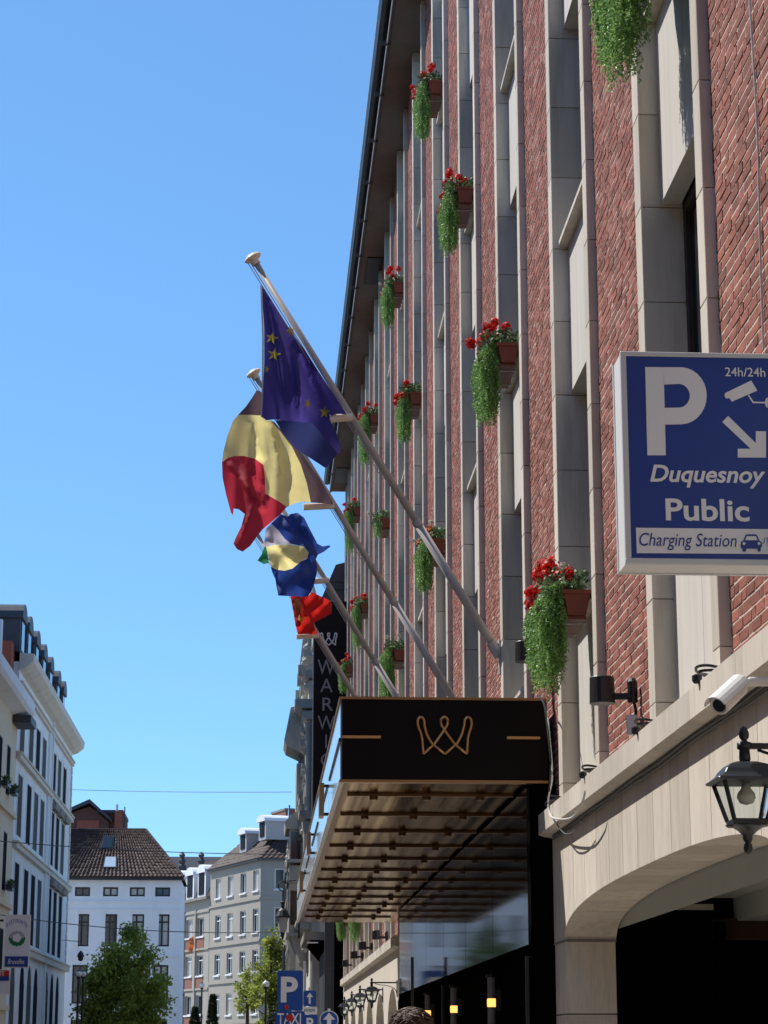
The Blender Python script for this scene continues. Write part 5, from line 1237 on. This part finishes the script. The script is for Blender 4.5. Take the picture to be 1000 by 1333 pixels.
for u0, v0, u1, v1, dy, mt, nm in ((-8, 1262, 13, 1294, 0, 'plaster_white', 'panel'), (-7, 1263.5, 12, 1271, -.02, 'red_paint', 'red_band'), (-7, 1271, 12, 1277, -.02, 'sign_blue', 'blue_band')):
    a, b = ony(u0, v1, 58)-O, ony(u1, v0, 58)-O; MB().box(a.x, b.x, dy, dy+(.12 if dy == 0 else .015), a.z, b.z).build(nm, M[mt], ss)
px_text('TE', M['sign_white'], -1, 1264.5, 5.5, 1270, 58-.024, ss, O, name='lettering')
q = MB(); a = ony(-8, 1270, 58)-O; q.box(a.x-2.8, a.x, .03, .09, a.z, a.z+.06); q.build('bracket', M['metal_black'], ss)

# ------------------------------------------------------------------ street lamps
def globe_lamp(u, v, Y, label, r):
    P = ony(u, v, Y); t = thing('street_lamp', label, 'street lamp', (P.x, Y, 0), group='globe street lamps')
    q = MB(); q.lathe([(.11, 0), (.11, .6), (.06, .7), (.045, P.z-r*1.5), (.09, P.z-r*1.3), (.09, P.z-r*.8)], n=10); q.build('pole', M['metal_black'], t)
    q = MB(); q.lathe([(r*.5, P.z-r*.9), (r*.95, P.z-r*.3), (r, P.z), (r*.85, P.z+r*.5), (r*.3, P.z+r*.9)], n=14); q.build('globe', M['globe'], t, smooth=True)
    q = MB(); q.lathe([(r*.5, P.z+r*.75), (r*.2, P.z+r*1.05), (.02, P.z+r*1.3)], n=10); q.build('cap', M['metal_black'], t)
globe_lamp(102.5, 1268, 92, 'left one of two close globe lamps in front of the white corner house', .13)
globe_lamp(108.5, 1268, 94, 'right one of two close globe lamps in front of the white corner house', .13)
globe_lamp(346.5, 1281, 88, 'single globe street lamp left of the parking road sign', .14)
globe_lamp(263, 1283, 128, 'distant globe lamp in front of the narrow grey block', .15)
# suspended lantern on wire
sl_ = thing('hanging_lantern', 'round dark lantern slung beside the white corner house over the twin lamps', 'lantern', ony(105, 1246, 100))
q = MB(); q.lathe([(.05, -.18), (.11, -.12), (.12, .0), (.17, .02), (.11, .17), (.03, .28)], n=12); q.build('hood', M['metal_black'], sl_); MB().tube([(0, 0, .5), (0, 0, 1.6)], .02, 5).build('hanger', M['metal_black'], sl_)

# ------------------------------------------------------------------ wires
def wire(A, B, sag, label, r=.016):
    A, B = Vector(A), Vector(B); q = MB(); q.tube([A.lerp(B, i/16)-Vector((0, 0, sag*4*(i/16)*(1-i/16))) for i in range(17)], r, 4)
    q.build('overhead_wire', M['cable'], label=label, cat='wire')
wire(onx(93, 1028, -9.7), ony(380, 1031, 80), .05, 'highest thin wire crossing the sky above the roofs', .012)
wire(onx(0, 1095, -9.7), ony(372, 1112, 84), .12, 'wire crossing in front of the tiled roof of the white corner house')
wire(onx(0, 1191, -9.7), ony(368, 1213, 84), .25, 'lower wire crossing in front of the restaurant sign and the tree')
wire(ony(82, 1224, 111), ony(107, 1226, 100), .0, 'short wire holding the dark lantern by the white house')

# ------------------------------------------------------------------ trees
def tree(label, P, ztop, rx, h, n, mat, seed, lean=0, name='street_tree', size=.17):
    r = random.Random(seed); t = thing(name, label, 'tree', P)
    zc = ztop-h/2; q = MB(); q.tube([(0, 0, 0), (.05, .02, 1.4), (0, 0, zc-.2*h), (.05, 0, ztop-.5)], [.14, .11, .08, .02], 8)
    tips = []
    for i in range(16):
        a = r.uniform(0, 6.28); z0 = r.uniform(zc-h*.45, zc+h*.2); L = rx*r.uniform(.5, .9); e = Vector((L*math.cos(a), L*math.sin(a), z0+L*r.uniform(.35, .7)))
        q.tube([(0, 0, z0), (e.x*.5, e.y*.5, z0+(e.z-z0)*.35), e], [.05, .03, .01], 5)
    q.build('trunk', M['bark'], t)
    mb = MB(); mb.t = []; cl = []
    for i in range(90):
        while True:
            v = rv(r)*r.random()**.4; 
            z = v.z
            if z > -.95: break
        wz_ = 1.0 if z < 0 else (1-z*z*.55)
        cl.append((Vector((v.x*rx*wz_, v.y*rx*wz_, zc+z*h*.5)), r.uniform(.28, .5)*rx*.75, r.uniform(-.3, .35)))
    for i in range(n):
        c, rad, tn = cl[i % len(cl)]; p = c+Vector((r.gauss(0, .45), r.gauss(0, .45), r.gauss(0, .38)))*rad
        s = size*r.uniform(.6, 1.3); d = (rv(r)+Vector((0, 0, -.3))).normalized()
        mb.add(rhomb(p, d, rv(r), s, s*.36), [(0, 1, 2, 3)]); mb.t.append(tn+r.uniform(-.3, .3))
    mb.build('crown', M[mat], t)
P = ony(163, 1300, 104); tree('round leafy green tree in front of the white house with the tiled roof', (P.x, 104, 0), ony(160, 1209, 104).z, 2.05, 6.2, 26000, 'leaf_tree', 3)
P = ony(352, 1300, 106); tree('light green tree by the road between the beige block and the parking road sign', (P.x, 106, 0), ony(352, 1208, 106).z, 1.05, 5.2, 5200, 'leaf_tree', 5, size=.15)
P = ony(322, 1300, 112); tree('small sparse tree left of the single globe lamp', (P.x, 112, 0), ony(322, 1262, 112).z, .7, 2.2, 1300, 'leaf_tree', 8, size=.15)
for i, (u, v, lb) in enumerate(((277, 1296, 'pointed dark conifer, taller of the two before the beige block'), (254, 1312, 'low dark conifer left of the pointed one'))):
    P = ony(u, v, 120); r = random.Random(i+40); t = thing('conifer', lb, 'tree', (P.x, 120, 0)); MB().lathe([(.1, 0), (.03, P.z)], n=6).build('trunk', M['bark'], t); q = MB(); q.t = []
    for j in range(2600):
        z = r.random()**1.2; rad = (1-z)*.9*(.6 if i == 0 else .8)*r.uniform(.5, 1); a = r.uniform(0, 6.28); zz_ = .5+z*(P.z-.4); q.add(rhomb(Vector((rad*math.cos(a), rad*math.sin(a), zz_)), Vector((math.cos(a), math.sin(a), -.3)).normalized(), rv(r), .2, .045), [(0, 1, 2, 3)]); q.t.append(r.uniform(-.3, .3))
    q.build('crown', M['leaf_con'], t)
# hedge of low greenery behind the lamp
# ------------------------------------------------------------------ person walking away, only the hair shows
PY = 13.2; PX = ony(536, 1320, PY).x; top = ony(536, 1313.5, PY).z
ps = thing('person', 'person with short brown hair in dark clothes walking away at the bottom edge', 'person', (PX, PY, .12)); H_ = top-.12
def skin(name, pts, edges, rad, mat, parent, sub=2):
    me = bpy.data.meshes.new(name); me.from_pydata([Vector(p)*H_ for p in pts], edges, []); me.materials.append(M[mat])
    o = inst(me, name, parent); sk_ = o.modifiers.new('skin', 'SKIN'); sk_.use_smooth_shade = True
    for v, r_ in zip(me.skin_vertices[0].data if me.skin_vertices else [], rad): v.radius = (r_*H_, r_*H_*.8)
    o.modifiers.new('sub', 'SUBSURF').levels = sub; return o
def skin2(name, pts, edges, rad, mat, parent):
    bm = bmesh.new(); lay = bm.verts.layers.skin.verify(); vs = [bm.verts.new(Vector(p)*H_) for p in pts]
    for i, (v, r_) in enumerate(zip(vs, rad)):
        rr = r_ if isinstance(r_, tuple) else (r_, r_*.85); v[lay].radius = (rr[0]*H_, rr[1]*H_); v[lay].use_root = (i == 0)
    for a, b in edges: bm.edges.new((vs[a], vs[b]))
    me = bpy.data.meshes.new(name); bm.to_mesh(me); bm.free(); me.materials.append(M[mat]); o = inst(me, name, parent)
    s = o.modifiers.new('skin', 'SKIN'); s.use_smooth_shade = True; o.modifiers.new('sub', 'SUBSURF').levels = 2; return o
bp_ = [(0, 0, .53), (0, 0, .62), (0, 0, .74), (0, .0, .82), (0, .005, .865), (.05, 0, .51), (.06, .04, .28), (.055, -.05, .05), (.055, .03, .02), (-.05, 0, .51), (-.055, .02, .28), (-.055, .09, .05), (-.055, .16, .03), (.115, 0, .80), (.14, -.03, .63), (.15, .06, .50), (.15, .09, .45), (-.115, 0, .80), (-.14, .02, .63), (-.15, -.04, .50), (-.15, -.05, .45), (0, .012, .90), (0, .02, .94), (0, .01, .965)]
be = [(0, 1), (1, 2), (2, 3), (3, 4), (0, 5), (5, 6), (6, 7), (7, 8), (0, 9), (9, 10), (10, 11), (11, 12), (3, 13), (13, 14), (14, 15), (15, 16), (3, 17), (17, 18), (18, 19), (19, 20), (4, 21), (21, 22), (22, 23)]
br_ = [.085, .08, .09, .07, .03, .055, .036, .022, .02, .055, .036, .022, .02, .032, .024, .018, .02, .032, .024, .018, .02, .045, .050, .038]
skin2('body', bp_, be, br_, 'skin', ps)
skin2('jacket', [(0, 0, .50), (0, 0, .62), (0, 0, .74), (0, 0, .82), (.118, 0, .80), (.145, -.03, .63), (.155, .05, .52), (-.118, 0, .80), (-.145, .02, .63), (-.155, -.035, .52)], [(0, 1), (1, 2), (2, 3), (3, 4), (4, 5), (5, 6), (3, 7), (7, 8), (8, 9)], [.10, .095, .10, .075, .042, .034, .028, .042, .034, .028], 'shirt', ps)
skin2('trousers', [(0, 0, .53), (.05, 0, .49), (.06, .04, .28), (.055, -.04, .06), (-.05, 0, .49), (-.055, .02, .28), (-.055, .085, .06)], [(0, 1), (1, 2), (2, 3), (0, 4), (4, 5), (5, 6)], [.09, .064, .046, .036, .064, .046, .036], 'trousers', ps)
q = MB(); q.lathe([(.030, .885), (.047, .90), (.054, .925), (.055, .95), (.050, .975), (.036, .992), (.012, 1.0)], c=(0, -.006/1, 0), n=20); q.v = [(x*H_*(1+.05*math.sin(z*220+x*90)), (y*1.12-.004)*H_, z*H_+.004*math.sin(x*240+y*180)) for x, y, z in q.v]; q.build('hair', M['hair'], ps, smooth=True)
# tufts of hair
r_ = random.Random(1); q = MB()
for i in range(1500):
    a = r_.uniform(0, 6.28); ph = r_.uniform(0, 1.45); d = Vector((math.cos(a)*math.sin(ph), math.sin(a)*math.sin(ph)*1.1, math.cos(ph)))
    c = Vector((0, -.004, .945))+Vector((d.x*.057, d.y*.062, d.z*.0595)); tg = (d.cross(Vector((0, .3, 1))).normalized()*r_.uniform(-.5, .5)+Vector((r_.uniform(-.6, .6), r_.uniform(-.3, .8), -.3))).normalized()
    q.tube([c*H_, (c+tg*.012+d*.0045)*H_, (c+tg*.022+d*.005)*H_, (c+tg*.032+d*.001)*H_], [.0035, .0038, .003, .0006], 4)
q.build('hair_tufts', M['hair'], ps)
for s in (-1, 1): MB().lathe([(.006, -.02), (.011, -.01), (.011, .012), (.005, .02)], c=(s*.056*H_, .0, .925*H_), n=8, axis=(s*.2, 0, 1)).build('ear', M['skin'], ps)
